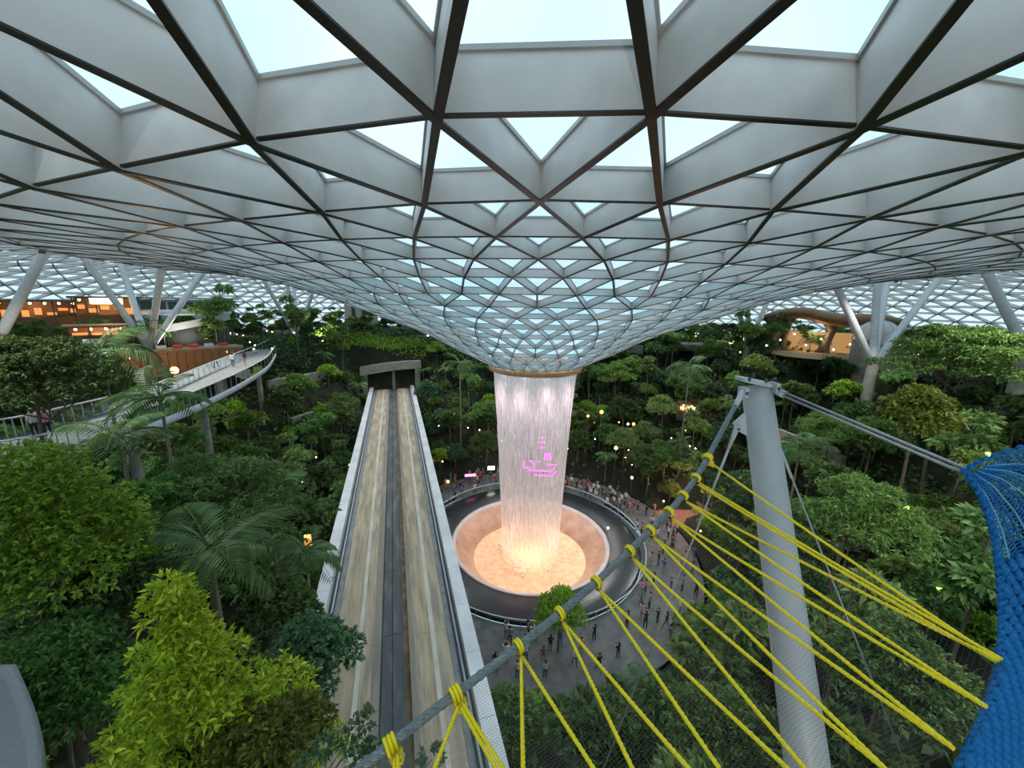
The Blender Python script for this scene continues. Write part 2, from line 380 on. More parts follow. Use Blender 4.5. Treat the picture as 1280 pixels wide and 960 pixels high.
def water_mat(name, dens, sc, lo, hi):
    m = bpy.data.materials.new(name); m.use_nodes = True; n, l = m.node_tree.nodes, m.node_tree.links; n.clear()
    o = n.new('ShaderNodeOutputMaterial'); t = n.new('ShaderNodeBsdfTransparent'); tr = n.new('ShaderNodeBsdfTranslucent'); df = n.new('ShaderNodeBsdfDiffuse')
    for x in (tr, df): x.inputs['Color'].default_value = (.93, .90, .91, 1)
    m0 = n.new('ShaderNodeMixShader'); l.new(tr.outputs[0], m0.inputs[1]); l.new(df.outputs[0], m0.inputs[2])
    uv = n.new('ShaderNodeUVMap'); mp = n.new('ShaderNodeMapping'); mp.inputs['Scale'].default_value = sc
    a = n.new('ShaderNodeTexNoise'); a.inputs['Scale'].default_value = 1; a.inputs['Detail'].default_value = 6; a.inputs['Roughness'].default_value = .65
    l.new(uv.outputs[0], mp.inputs[0]); l.new(mp.outputs[0], a.inputs['Vector'])
    mr = n.new('ShaderNodeMapRange'); mr.inputs['From Min'].default_value = lo; mr.inputs['From Max'].default_value = hi
    mr.inputs['To Max'].default_value = dens; l.new(a.outputs['Fac'], mr.inputs['Value'])
    mx = n.new('ShaderNodeMixShader'); l.new(mr.outputs[0], mx.inputs[0]); l.new(t.outputs[0], mx.inputs[1]); l.new(m0.outputs[0], mx.inputs[2])
    l.new(mx.outputs[0], o.inputs['Surface']); return m
W1 = water_mat('falling_water', .88, (200, 9, 1), .36, .62); W2 = water_mat('falling_water_fine', .55, (520, 40, 1), .45, .68); W3 = water_mat('falling_water_inner', .55, (90, 2.5, 1), .42, .66)
fall = empty('waterfall', (CX, CY, 0), 'tall round curtain of pinkish white falling water in the middle', 'waterfall')
ZT = CZ-6.4-.45
def curtain(name, m, rt, rb, wob, seed):
    rg = random.Random(seed); n, k = 120, 30; me = bpy.data.meshes.new(name); v = []; f = []; uvs = []
    ph = [rg.uniform(0, 6.28) for _ in range(4)]
    for i in range(k+1):
        u = i/k; z = ZT+( -1.8-ZT)*u
        r = rt+(rb-rt)*(u**.75)
        for j in range(n+1):
            a = 2*PI*j/n; rr = r+wob*u*(math.sin(5*a+ph[0]+u*2)+.6*math.sin(11*a+ph[1])+.4*math.sin(23*a+ph[2]))
            v.append((rr*math.cos(a), rr*math.sin(a), z)); uvs.append((j/n, u))
    for i in range(k):
        for j in range(n): f.append((i*(n+1)+j, i*(n+1)+j+1, (i+1)*(n+1)+j+1, (i+1)*(n+1)+j))
    me.from_pydata(v, [], f); ul = me.uv_layers.new(name='UVMap')
    li = np.empty(len(me.loops), dtype=np.int32); me.loops.foreach_get('vertex_index', li)
    ul.data.foreach_set('uv', np.array(uvs, dtype=np.float32)[li].ravel()); me.materials.append(m); me.update()
    for p in me.polygons: p.use_smooth = True
    return inst(name, me, fall)
curtain('water_curtain', W1, 4.42, 3.15, .10, 1)
curtain('water_veil', W2, 4.30, 2.95, .12, 2)
curtain('inner_water', W3, 4.0, 2.3, .15, 3)
M_strand = mat('water_strand', (.90, .88, .90), .3)
mb = MB(); rg = random.Random(5)
for q in range(260):
    a = rg.uniform(0, 2*PI); u0 = rg.random()*.85; u1 = min(1, u0+rg.uniform(.05, .3)); wdt = rg.uniform(.010, .028)
    pts = []
    for k in range(4):
        u = u0+(u1-u0)*k/3; r = 4.44+(3.15-4.44)*u**.75; pts.append((r*math.cos(a), r*math.sin(a), ZT+(-1.8-ZT)*u))
    mb.tube(pts, [wdt*.3, wdt, wdt, wdt*.2], 3, cap=False)
mb.build('water_strand', M_strand, fall, kind='stuff')
mb = MB()
for q in range(150):
    a = rg.uniform(0, 2*PI); r = 3.2+rg.uniform(-.8, .9); mb.ico((r*math.cos(a), r*math.sin(a), -1.8+rg.random()**2*1.0), rg.uniform(.05, .16), seg=5, rings=3)
mb.build('splash', M_strand, fall, kind='stuff')
# the basin's and the rim's own lamps
for j in range(10):
    a = ang0+2*PI*(j+.5)/10
    lamp('bowl_uplight', 'SPOT', polar(5.6, a, -1.7), 130, (1, .64, .40), (CX, CY, 7), .3, 60)
    lamp('rim_spotlight', 'SPOT', polar(5.2, a, ZT+.1), 2300, (1, .72, .78), (CX+2.6*math.cos(a), CY+2.6*math.sin(a), 0), .6, 60)
for j in range(3):
    lamp('bowl_glow_lamp', 'POINT', polar(1.6, ang0+2*PI*j/3, .2), 150, (1, .60, .32), size=.6)

# magenta light pattern seen in the water
pat = empty('light_pattern', (0, 0, 0), 'stepped magenta line pattern glowing in the middle of the waterfall', 'light display')
def cpt(u, v): return at(520+u/2.525, 440+v/2.525, 35.4)
def seg(mb, pl, h=.13):
    for a, b in zip(pl, pl[1:]):
        A, B = cpt(*a), cpt(*b); mb.tube([A, B], h/2, 4)
mb = MB(); seg(mb, [(340, 342), (340, 365), (357, 366), (357, 374), (372, 374), (430, 376), (437, 366)]); seg(mb, [(358, 343), (372, 350), (372, 374)]); mb.build('outline', M_magenta, pat)
mb = MB(); seg(mb, [(375, 388), (432, 392), (441, 376)]); mb.build('lower_outline', M_magenta, pat)
mb = MB(); seg(mb, [(412, 355), (443, 357)]); mb.build('bar', M_magenta, pat)
for v, u0, u1 in ((270, 390, 405), (285, 389, 405), (302, 390, 404), (322, 405, 425), (329, 404, 426), (337, 402, 428)):
    mb = MB(); seg(mb, [(u0, v), (u1, v)]); mb.build('bar', M_magenta, pat)
mb = MB(); seg(mb, [(383, 345), (395, 355)], .05); mb.build('white_tick', M_strand, pat, label='small white tick')

# ------------------------------------------------------------------ the double-track guideway bridge
def bp(n, s, z): q = BO+BN*n+BD*s; return Vector((q.x, q.y, z))
brg = empty('track_bridge', (BO.x, BO.y, BZ), 'long straight twin concrete train guideway running to a tunnel in the trees', 'bridge')
BOF = Vector((BO.x, BO.y, BZ)); S0, S1 = -9.0, BS+7
def strip(f0, f1, z0, z1, name, m, s0=S0, s1=S1, label=None, kind=None, pieces=1, gap=.02, mb=None):
    n0, n1 = -BW/2+f0*BW, -BW/2+f1*BW; own = mb is None
    L = (s1-s0)/pieces
    for k in range(pieces):
        b = MB() if own and pieces > 1 else (mb or MB())
        a, c = s0+k*L+gap/2, s0+(k+1)*L-gap/2
        vs = [bp(n, s, z+BZ)-BOF for z in (z0, z1) for n, s in ((n0, a), (n1, a), (n1, c), (n0, c))]
        b.add(vs, [(3, 2, 1, 0), (4, 5, 6, 7), (0, 1, 5, 4), (1, 2, 6, 5), (2, 3, 7, 6), (3, 0, 4, 7)])
        if own: b.build(name, m, brg, label=label, kind=kind)
M_cop = mat('pale_coping_metal', (.60, .61, .63), .45, (.47, .48, .50), .7, bump=.05, detail=7)
M_track = mat('stained_concrete_running_slab', (.40, .325, .235), .85, (.24, .205, .16), .9, sc3=(2.2, .35, 1), detail=9, bump=.2, p0=.42, p1=.60)
M_track.node_tree.nodes['Noise Texture'].inputs['Scale'].default_value = 1.1
M_trackb = mat('greyish_edge_slab', (.25, .22, .175), .85, (.18, .16, .135), 1.2, bump=.15)
M_chan = mat('dark_channel_deck', (.055, .060, .065), .7, (.13, .135, .135), .8, detail=9, bump=.15, p0=.48, p1=.72)
M_chan2 = mat('grey_walkway_strip', (.14, .15, .16), .6, (.22, .23, .235), 1.4, detail=7)
M_rust = mat('rust_stained_joint', (.10, .055, .025), .9, (.20, .13, .07), 1.6)
M_stripe = mat('worn_white_stripe', (.52, .49, .43), .7, (.40, .36, .29), 1.2, detail=8)
M_ochre = mat('ochre_stain_line', (.42, .28, .13), .85, (.36, .28, .18), 1.2, detail=6)
# yaw the grain of the slabs along the bridge
for m_, sc_ in ((M_track, (2.6, .30, 1)), (M_trackb, (3, .3, 1)), (M_chan, (2.2, .5, 1)), (M_stripe, (2, .6, 1)), (M_ochre, (2, .4, 1))):
    nt_ = m_.node_tree; mpn = nt_.nodes['Mapping']; m2_ = nt_.nodes.new('ShaderNodeMapping'); tc_ = nt_.nodes['Texture Coordinate']
    m2_.inputs['Rotation'].default_value = (0, 0, -math.atan2(-BD.x, BD.y)); nt_.links.new(tc_.outputs['Object'], m2_.inputs['Vector']); nt_.links.new(m2_.outputs['Vector'], mpn.inputs['Vector'])
    mpn.inputs['Scale'].default_value = sc_
strip(0, 1, -1.6, -.35, 'deck_beam', M_conc)
strip(0, .084, -.35, .55, 'coping_panel', M_cop, pieces=26); strip(.916, 1, -.35, .55, 'coping_panel', M_cop, pieces=26)
strip(.084, .163, -.35, -.12, 'side_channel', M_dkgrey); strip(.84, .916, -.35, -.12, 'side_channel', M_dkgrey)
strip(.125, .160, -.12, -.02, 'side_walkway', M_chan2, pieces=20); strip(.842, .872, -.12, -.02, 'side_walkway', M_chan2, pieces=20)
strip(.163, .39, -.35, 0, 'running_slab', M_track, pieces=11, gap=.015); strip(.39, .437, -.35, -.03, 'edge_slab', M_trackb, pieces=11)
strip(.437, .575, -.35, -.14, 'centre_channel', M_chan); strip(.447, .500, -.14, -.07, 'channel_cover', M_chan, pieces=16, gap=.03); strip(.508, .56, -.14, -.09, 'channel_cover', M_chan, pieces=16, gap=.03)
strip(.575, .603, -.35, -.16, 'rusty_joint', M_rust)
strip(.603, .84, -.35, 0, 'running_slab', M_track, pieces=11, gap=.015)
strip(.603, .635, 0, .012, 'edge_stain', M_trackb)
strip(.302, .327, 0, .012, 'white_stripe', M_stripe); strip(.735, .762, 0, .012, 'white_stripe', M_stripe)
for f in (.225, .265, .675, .71): strip(f, f+.008, 0, .008, 'stain_line', M_ochre)
for f, nm in ((.112, 'cable_pipe'), (.893, 'cable_pipe')):
    n0 = -BW/2+f*BW; MB().tube([bp(n0, S0, BZ+.06)-BOF, bp(n0, S1, BZ+.06)-BOF], .055, 8).build(nm, M_cop, brg)
    mb = MB()
    for k in range(48):
        s = S0+1.5*k; mb.box(bp(n0, s, BZ-.02)-BOF, (.10, .12, .16), rz=math.atan2(-BD.x, BD.y))
    mb.build('pipe_bracket', M_dkgrey, brg, kind='stuff')
for s in (4, 24, 44):
    b = MB(); b.tube([bp(0, s, 4-BZ+BZ-8)-BOF, bp(0, s, BZ-1.5)-BOF], .9, 20); b.build('pier', M_conc, brg)
# tunnel portal
por = empty('tunnel_portal', bp(0, BS, BZ), 'dark tunnel mouth with a tilted concrete lintel at the far end of the tracks', 'tunnel'); PO = bp(0, BS, BZ)
mb = MB(); vs = []
K = 14
for i in range(K+1):
    u = -5.6+11.2*i/K; zt = 3.0+.085*(u+5.6)*1.0+.35*math.cos(u/5.6*1.3); s = BS-.6+.10*u
    for (ds, dz) in ((0, 0), (0, 1.5), (3.6, 1.5), (3.6, 0)): vs.append(bp(u, s+ds, BZ+zt+dz)-PO)
fs = [(i*4+j, (i+1)*4+j, (i+1)*4+(j+1) % 4, i*4+(j+1) % 4) for i in range(K) for j in range(4)]+[(0, 1, 2, 3), (K*4+3, K*4+2, K*4+1, K*4)]
mb.add(vs, fs); mb.build('lintel', M_conc, por)
for sd in (-1, 1):
    MB().box(bp(sd*4.9, BS+2.2, BZ+.7)-PO, (1.0, 5, 6.4), rz=math.atan2(-BD.x, BD.y)).build('side_wall', M_conc, por)
MB().box(bp(.35, BS+2.8, BZ+1.6)-PO, (.55, 4, 3.6), rz=math.atan2(-BD.x, BD.y)).build('middle_pillar', M_conc, por)
MB().box(bp(0, BS+7.5, BZ+1.5)-PO, (10, .4, 6), rz=math.atan2(-BD.x, BD.y)).build('dark_back_wall', M_dkgrey, por)
MB().box(bp(-2.2, BS+6.8, BZ+1.2)-PO, (2.6, .2, 1.6), rz=math.atan2(-BD.x, BD.y)).build('lit_panel', emis('tunnel_glow', (1, .35, .12), .5), por)

# ------------------------------------------------------------------ vegetation: leaves, crowns, trees
L_dark = leafmat('dark_leaves', (0.045, 0.081, 0.024), (0.081, 0.136, 0.039), (0.149, 0.223, 0.059))
L_mid = leafmat('mid_green_leaves', (0.081, 0.141, 0.035), (0.141, 0.230, 0.054), (0.238, 0.349, 0.081))
L_fine = leafmat('feathery_leaves', (0.109, 0.181, 0.058), (0.174, 0.268, 0.084), (0.275, 0.392, 0.123), .4)
L_yell = leafmat('yellow_green_leaves', (.20, .28, .015), (.44, .53, .03), (.78, .78, .08), .4, .1)
L_lime = leafmat('fresh_green_leaves', (0.134, 0.239, 0.030), (0.255, 0.419, 0.044), (0.448, 0.642, 0.074), .4, .15)
L_palm = leafmat('palm_leaflets', (0.060, 0.114, 0.036), (0.102, 0.174, 0.054), (0.168, 0.252, 0.072), .3)
L_blue = leafmat('bluish_leaves', (0.042, 0.085, 0.039), (0.078, 0.143, 0.062), (0.143, 0.227, 0.091), .3)
L_olive = leafmat('olive_leaves', (0.090, 0.105, 0.022), (0.180, 0.195, 0.030), (0.300, 0.285, 0.045), .35)

def leafmesh(name, P0, D, Ln, W, m, droop=.15):
    # P0 (n,3) base, D (n,3) unit direction, Ln (n,), W width ratio -> one folded quad per leaf
    n = len(P0); up = RG.normal(size=(n, 3)); up[:, 2] += 1.2
    sd = np.cross(D, up); sd /= np.linalg.norm(sd, axis=1)[:, None]+1e-9
    nn = np.cross(sd, D); L = Ln[:, None]
    v = np.empty((n, 4, 3)); v[:, 0] = P0; v[:, 1] = P0+D*L*.45+sd*L*W*.5+nn*L*.06; v[:, 2] = P0+D*L-np.array([0, 0, 1])*L*droop; v[:, 3] = P0+D*L*.45-sd*L*W*.5+nn*L*.06
    me = bpy.data.meshes.new(name); me.vertices.add(n*4); me.loops.add(n*4); me.polygons.add(n)
    me.vertices.foreach_set('co', v.ravel()); me.loops.foreach_set('vertex_index', np.arange(n*4, dtype=np.int32))
    me.polygons.foreach_set('loop_start', np.arange(0, n*4, 4, dtype=np.int32)); me.polygons.foreach_set('loop_total', np.full(n, 4, dtype=np.int32))
    me.materials.append(m); me.update(calc_edges=True); me.validate(); return me
def unit(a): return a/(np.linalg.norm(a, axis=-1, keepdims=True)+1e-9)
def blob_pts(c, rad, n, low=-.35):
    d = unit(RG.normal(size=(n*2, 3))); d = d[d[:, 2] > low][:n]
    rr = (RG.random(len(d))**.35)[:, None]
    return np.array(c)+d*rr*np.array(rad), d
def rosettes(P0, Dn, k, ln, W, name, m, jit=.5, droop=.15, spread=1.0):
    n = len(P0); p = np.repeat(P0, k, 0); d = np.repeat(Dn, k, 0)
    d = unit(d*(1-.25*spread)+RG.normal(size=d.shape)*.62*spread)
    l = ln*(1+jit*(RG.random(n*k)-.5)); return leafmesh(name, p, d, l, W, m, droop)
def limb(mb, a, b, r0, r1, bend=.15, n=5, mi=0, seg=6):
    a, b = Vector(a), Vector(b); o = Vector([random.uniform(-1, 1) for _ in range(3)])*bend*(b-a).length
    pts = [a.lerp(b, i/n)+o*math.sin(PI*i/n) for i in range(n+1)]; mb.tube(pts, [r0+(r1-r0)*i/n for i in range(n+1)], seg, mi, cap=False); return pts
def round_tree(nm, m, bark, h, cr, nb, ros, k, ln, W=.45, squash=.8, tr=.12, spread=1.0, droop=.15):
    """crown of leafy bunches on limbs; returns (crown mesh, trunk mesh, height)"""
    P_, D_ = [], []; mb = MB(); limb(mb, (0, 0, -.6), (0, 0, h-cr*.5), tr, tr*.45, .04)
    for i in range(nb):
        a = i*2.4+random.random(); q = math.sqrt((i+.5)/nb); z = h-cr*squash+cr*squash*math.cos(q*1.5)*.9+random.uniform(-.2, .2)*cr
        c = (math.cos(a)*q*cr*.75, math.sin(a)*q*cr*.75, z); rb = cr*random.uniform(.32, .48)
        p, d = blob_pts(c, (rb, rb, rb*.75), ros//nb); P_.append(p); D_.append(d)
        if i % 2 == 0: limb(mb, (0, 0, h-cr*1.2), c, tr*.4, tr*.1, .12, 4, seg=5)
    P0, D0 = np.concatenate(P_), np.concatenate(D_)
    return rosettes(P0, D0, k, ln, W, nm+'_crown', m, droop=droop, spread=spread), mb.mesh(nm+'_trunk', bark), h
def layered_tree(nm, m, bark, h, cr, layers, ros, k, ln, W=.3, tr=.12):
    P_, D_ = [], []; mb = MB(); limb(mb, (0, 0, -.6), (0, 0, h-.3), tr, tr*.35, .05)
    for i in range(layers):
        z = h-.2-min(h*.42, 1.1+cr*.45)*i/layers; rl = cr*(.45+.55*(i/max(1, layers-1))**.7)
        for b in range(5):
            a = b*1.26+i*.7+random.uniform(-.3, .3); rr = rl*random.uniform(.45, .8); c = (math.cos(a)*rr, math.sin(a)*rr, z+random.uniform(-.25, .25))
            p, d = blob_pts(c, (rl*.48, rl*.48, .16+.05*cr), ros//(layers*5), -.6); P_.append(p)
            d = d*np.array([1, 1, .35]); D_.append(unit(d+np.array([0, 0, .15])))
            limb(mb, (0, 0, z-h*.12), c, tr*.3, tr*.08, .08, 4, seg=5)
    P0, D0 = np.concatenate(P_), np.concatenate(D_)
    return rosettes(P0, D0, k, ln, W, nm+'_crown', m, droop=.12), mb.mesh(nm+'_trunk', bark), h
def slender_tree(nm, m, bark, h, cr, tufts, ros, k, ln, W=.4, tr=.09):
    P_, D_ = [], []; mb = MB(); limb(mb, (0, 0, -.8), (random.uniform(-.3, .3), random.uniform(-.3, .3), h-.4), tr, tr*.5, .03)
    for i in range(tufts):
        a = i*2.4; rr = cr*random.uniform(.2, .8); z = h-random.random()*h*.38
        c = (math.cos(a)*rr, math.sin(a)*rr, z); rb = cr*random.uniform(.35, .5)
        p, d = blob_pts(c, (rb, rb, rb*.55), ros//tufts); P_.append(p); D_.append(d); limb(mb, (0, 0, z-.5), c, tr*.35, tr*.12, .1, 3, seg=4)
    P0, D0 = np.concatenate(P_), np.concatenate(D_)
    return rosettes(P0, D0, k, ln, W, nm+'_crown', m), mb.mesh(nm+'_trunk', bark), h
def put_tree(name, pr, x, y, z, label, cat='tree', group=None, sc=1, rz=None, st='stuff'):
    e = empty(name, (x, y, z), label, cat, group, random.uniform(0, 6.28) if rz is None else rz); e.scale = (sc,)*3 if not isinstance(sc, tuple) else sc
    inst('crown', pr[0], e, kind='stuff'); inst('trunk', pr[1], e); return e
PRO = {}
def far_protos():
    PRO['slender'] = [slender_tree('sl%d' % i, m, M_barkpale, h, cr, 7, 300, 5, ln) for i, (m, h, cr, ln) in enumerate(((L_mid, 7.5, 1.7, .55), (L_dark, 6.5, 1.8, .6), (L_fine, 8.2, 1.6, .5), (L_dark, 5.5, 1.5, .55)))]
    PRO['round'] = [round_tree('ro%d' % i, m, M_bark, h, cr, 9, 700, 5, ln) for i, (m, h, cr, ln) in enumerate(((L_dark, 4.2, 1.9, .42), (L_mid, 4.8, 2.0, .42), (L_blue, 3.6, 1.8, .45), (L_lime, 3.4, 1.4, .36)))]
    PRO['layered'] = [layered_tree('la%d' % i, m, M_bark, h, cr, 4, 900, 6, ln) for i, (m, h, cr, ln) in enumerate(((L_fine, 5.5, 2.7, .34), (L_dark, 5.0, 2.4, .36), (L_mid, 6.2, 2.8, .34)))]
    PRO['shrub'] = [round_tree('sh%d' % i, m, M_bark, 1.6, 1.1, 6, 220, 6, .42, .35, tr=.05) for i, m in enumerate((L_dark, L_mid, L_blue, L_lime))]
far_protos()
# palms: fronds are parts of their own
def frond_mesh(nm, Lf, nl, lw, m, rise=.6, fall_=1.3):
    mb = MB(); pts = []
    for i in range(9):
        u = i/8; pts.append(Vector((Lf*u*(1-.12*u), 0, Lf*(rise*u-fall_*.62*u*u))))
    mb.tube(pts, [.035*(1-.8*i/8)*Lf/2.4 for i in range(9)], 4, 0, cap=False)
    for i in range(nl):
        u = .12+.88*i/(nl-1); k = min(7, int(u*8)); p = pts[k].lerp(pts[k+1], u*8-k); d = (pts[k+1]-pts[k]).normalized()
        ll = Lf*.42*math.sin(PI*(.14+.82*u))**.7
        for sd in (-1, 1):
            q = Vector((d.x*.45, sd*.9, d.z*.45-.22)).normalized()*ll; wv = Vector((lw, 0, 0))
            mb.add([p-wv*.4, p+q*.5-wv+Vector((0, 0, .05*ll)), p+q+Vector((0, 0, -.18*ll)), p+q*.5+wv+Vector((0, 0, .05*ll))], [(0, 1, 2, 3)], 0)
    return mb.mesh(nm, m)
FR = [frond_mesh('frond_a', 2.5, 20, .055, L_palm), frond_mesh('frond_b', 2.3, 18, .06, L_palm, .8, 1.2), frond_mesh('frond_c', 2.6, 20, .055, L_palm, .35, 1.35)]
mb = MB(); limb(mb, (0, 0, -.8), (0, 0, 1), .10, .07, .01, 6); PT = mb.mesh('palm_trunk', M_barkpale)
def palm(x, y, zg, h, label, group=None, sc=1, nf=11, seed=0, cat='palm'):
    rg = random.Random(seed+int(x*31+y*17)); e = empty('palm', (x, y, zg), label, cat, group, rg.uniform(0, 6.28))
    t = inst('trunk', PT, e); t.scale = (sc, sc, h/1.0)
    for i in range(nf):
        f = bpy.data.objects.new('frond', FR[i % 3]); COL.objects.link(f); f.parent = e; f.location = (0, 0, h)
        f.rotation_euler = (rg.uniform(-.15, .15), -rg.uniform(-.25, .75) if i % 2 else rg.uniform(-.15, .3), i*2.4+rg.uniform(-.2, .2)); f.scale = (sc*rg.uniform(.85, 1.1),)*3
    return e

# --- walkway on the left, surveyed so trees stay off it
WKO = [(345, 442, 19), (336, 458, 19), (318, 470, 19), (296, 483, 19), (270, 496, 19), (246, 508, 19), (215, 521, 19), (185, 533, 19), (150, 545, 19), (100, 560, 19), (50, 573, 19), (10, 580, 19), (-60, 592, 19)]
WKI = [(338, 432, 19), (325, 440, 19), (305, 449, 19), (282, 459, 19), (255, 471, 19), (230, 483, 19), (200, 496, 19), (170, 507, 19), (130, 519, 19), (80, 532, 19), (30, 545, 19), (-10, 552, 19), (-80, 562, 19)]
wko = [onz(*p) for p in WKO]; wki = [onz(*p) for p in WKI]
def walk_dist(x, y):
    p = Vector((x, y, 19)); return min(min((p-a).length, (p-b).length, (p-(a+b)/2).length) for a, b in zip(wko, wki))
placed = []; KEEP = []
for a_, b_ in zip(wko, wki): KEEP += [(a_+b_)/2, a_, b_]
for a_, b_ in zip(wko, wko[1:]): KEEP.append((a_+b_)/2)
KEEP += [bp(n_, BS-.5, BZ+z_) for n_ in (-4.5, -2, 0, 2, 4.5) for z_ in (1, 4.6)]
KEEP += [bp(n_, s_, BZ) for n_ in (-4.1, 4.1) for s_ in np.arange(-4, BS, 2.5)]
KEEP += [polar(15+1.5*(i_ % 2), i_*PI/40, .6) for i_ in range(-28, 60) if not 52 < i_ < 60]
SHOW = [(60, 400, 50), (100, 400, 50), (150, 400, 50), (185, 432, 46), (215, 415, 52), (240, 400, 52), (218, 463, 44), (130, 415, 50), (880, 402, 60), (858, 510, 52), (1000, 420, 55), (1050, 420, 55), (975, 410, 55), (1090, 448, 43), (1075, 400, 50), (1175, 460, 40), (1200, 460, 40), (1130, 430, 50), (20, 370, 35)]
KEEP += [at(*q_) for q_ in SHOW]
KEEP = [Vector(k_) for k_ in KEEP]
def hides(x, y, rad, z, tall):
    for k in KEEP:
        L2 = k.x*k.x+k.y*k.y
        u = (x*k.x+y*k.y)/L2
        if u <= .03 or u > .985: continue
        if (x-k.x*u)**2+(y-k.y*u)**2 > (rad*1.05)**2: continue
        h = CZ+(k.z-CZ)*u
        if h < tall+.3: return True
    return False
def ok_spot(x, y, rad, tall):
    r = math.hypot(x-CX, y-CY)
    if r < 19.2 or r > 66: return False
    p = Vector((x, y))-BO; s, n = p.dot(BD), p.dot(BN)
    if -12 < s < BS+9 and abs(n) < 4.6+rad*.9: return False
    if hides(x, y, rad, 0, tall): return False
    if abs(math.atan2(math.sin(math.atan2(y-CY, x-CX)-.28), math.cos(math.atan2(y-CY, x-CX)-.28))) < .12 and r < 27: return False
    if tall > 17.5 and walk_dist(x, y) < 2.2+rad: return False
    if math.hypot(x, y) < 9 and tall > 17: return False
    if math.hypot(x-3.7, y-3.8) < 1.6: return False
    for q in placed:
        if (q[0]-x)**2+(q[1]-y)**2 < (q[2]+rad)**2*.55: return False
    return True
def in_view(x, y, z, m=90):
    q = cinv @ Vector((x, y, z))
    if q.z > -.8: return False
    sx, sy = 640+480*q.x/-q.z, 480-480*q.y/-q.z; m += 480*3/-q.z
    return -m < sx < 1280+m and -m < sy < 960+m
def band(x, y):
    r = math.hypot(x-CX, y-CY)
    return 'at its foot' if r < 27 else 'low down' if r < 34 else 'halfway up' if r < 41 else 'high up' if r < 48.5 else 'near its edge' if r < 55 else 'further back'
def zone(x, y):
    r = math.hypot(x-CX, y-CY); n = (Vector((x, y))-BO).dot(BN)
    if r > 48.5: return ('on the top terrace at the left' if x < 0 else 'on the top terrace at the right') 
    if n < 0: return 'on the left slope' if y > 28 else 'on the near left slope'
    if y > 54: return 'on the far slope left of the waterfall' if x < 2.4 else 'on the far slope right of the waterfall'
    if y > 26: return 'on the right slope past the ring walk' 
    return 'on the near slope under the yellow ropes'

# ------------------------------------------------------------------ particular trees of the photograph, near ones first
def hero(name, crown, trunk, x, y, z, label, cat='tree'):
    e = empty(name, (x, y, z), label, cat); inst('crown', crown, e, kind='stuff'); inst('trunk', trunk, e)
    placed.append((x, y, 1.6)); return e
def trunk_mesh(h, tr, spread=1.5, nl=7, bark=None, zb=0):
    mb = MB(); limb(mb, (0, 0, -1), (0, 0, h*.93), tr, tr*.3, .02, 7)
    for i in range(nl):
        a = i*2.4; z = h*(.5+.4*i/nl); limb(mb, (0, 0, z-.6), (math.cos(a)*spread*(1-.5*i/nl), math.sin(a)*spread*(1-.5*i/nl), z+.3), tr*.35, tr*.06, .15, 5, seg=5)
    return mb.mesh('trunk', bark or M_bark)
# bright yellow-green tree
p = at(214, 735, 6.6); gx, gy, gz = p.x, p.y, ground(p.x, p.y); H = p.z-gz
P_, D_ = [], []
for i in range(17):
    u = i/16; z = H-.25-u*5.0; rr = .10+2.05*u**1.1
    for b in range(3+int(6*u)):
        a = b*6.28/(3+int(6*u))+i*.9+random.random(); q = rr*random.uniform(.45, 1.12); rb = .30+.30*u
        pp, dd = blob_pts((math.cos(a)*q, math.sin(a)*q, z+random.uniform(-.25, .25)), (rb, rb, rb*.9), 34); P_.append(pp); D_.append(unit(dd+np.array([0, 0, .5])))
cr = rosettes(np.concatenate(P_), np.concatenate(D_), 6, .155, .34, 'crown', L_yell, .6, .10)
hero('tree', cr, trunk_mesh(H, .09, 1.6, 12), gx, gy, gz, 'bright yellow-green conical leafy tree nearest the viewer at the lower left')
# green tree on the left edge
def hero_round(px, py, t, cr_, m, label, ros, ln, k=6, W=.42, nb=14, squash=.9, name='tree', tr=.14, sp=1.0):
    p = at(px, py, t); g = ground(p.x, p.y); h = max(p.z-g, 1.5)
    a, b, _ = round_tree('hero', m, M_bark, h, cr_, nb, ros, k, ln, W, squash, tr, sp)
    return hero(name, a, b, p.x, p.y, g, label)
hero_round(25, 578, 9.5, 2.2, L_lime, 'leafy fresh green tree filling the left edge above the grey curved wall', 4200, .15, nb=20, squash=1.6)
hero_round(132, 708, 10.5, 1.55, L_dark, 'dense dark green round tree between the left-edge tree and the yellow-green tree', 2600, .16)
hero_round(192, 685, 13, .95, L_lime, 'small light green round tree just above the yellow-green conical tree', 700, .22)
hero_round(60, 800, 8.5, 1.7, L_mid, 'shaded mid-green tree low at the left beside the grey curved wall', 2800, .14, squash=1.2)
hero_round(325, 905, 7.0, 1.1, L_olive, 'olive thin-leaved tree right of the yellow-green tree at the bottom', 1700, .12)
hero_round(372, 800, 12, 1.6, L_blue, 'bluish dark green tree against the left parapet of the track', 2400, .17)
hero_round(340, 740, 15, 1.5, L_dark, 'dark tree left of the track behind the olive tree', 1800, .18)
hero_round(270, 850, 9.0, 1.5, L_dark, 'dark leafy tree behind the right flank of the yellow-green tree', 2000, .15)
def hero_layer(px, py, t, cr_, m, label, ros, ln, layers=4, k=7, W=.30):
    p = at(px, py, t); g = ground(p.x, p.y); h = max(p.z-g, 2)
    a, b, _ = layered_tree('hero', m, M_bark, h, cr_, layers, ros, k, ln, W, .16); e = hero('feathery_tree', a, b, p.x, p.y, g, label); placed[-1] = (p.x, p.y, cr_*.6); return e
hero_layer(262, 588, 17, 4.3, L_fine, 'wide feathery flat-topped green tree in the middle of the left slope', 3600, .22, 5)
hero_layer(40, 425, 19, 3.6, L_dark, 'wide dark feathery tree at the left edge in front of the walkway', 3000, .24, 5)
hero_layer(170, 605, 15, 2.6, L_mid, 'mid-green feathery tree left of the wide flat-topped tree', 1600, .22)
hero_layer(1085, 610, 20, 2.9, L_mid, 'mid-green feathery tree right of the grey mast at mid height', 1800, .24)
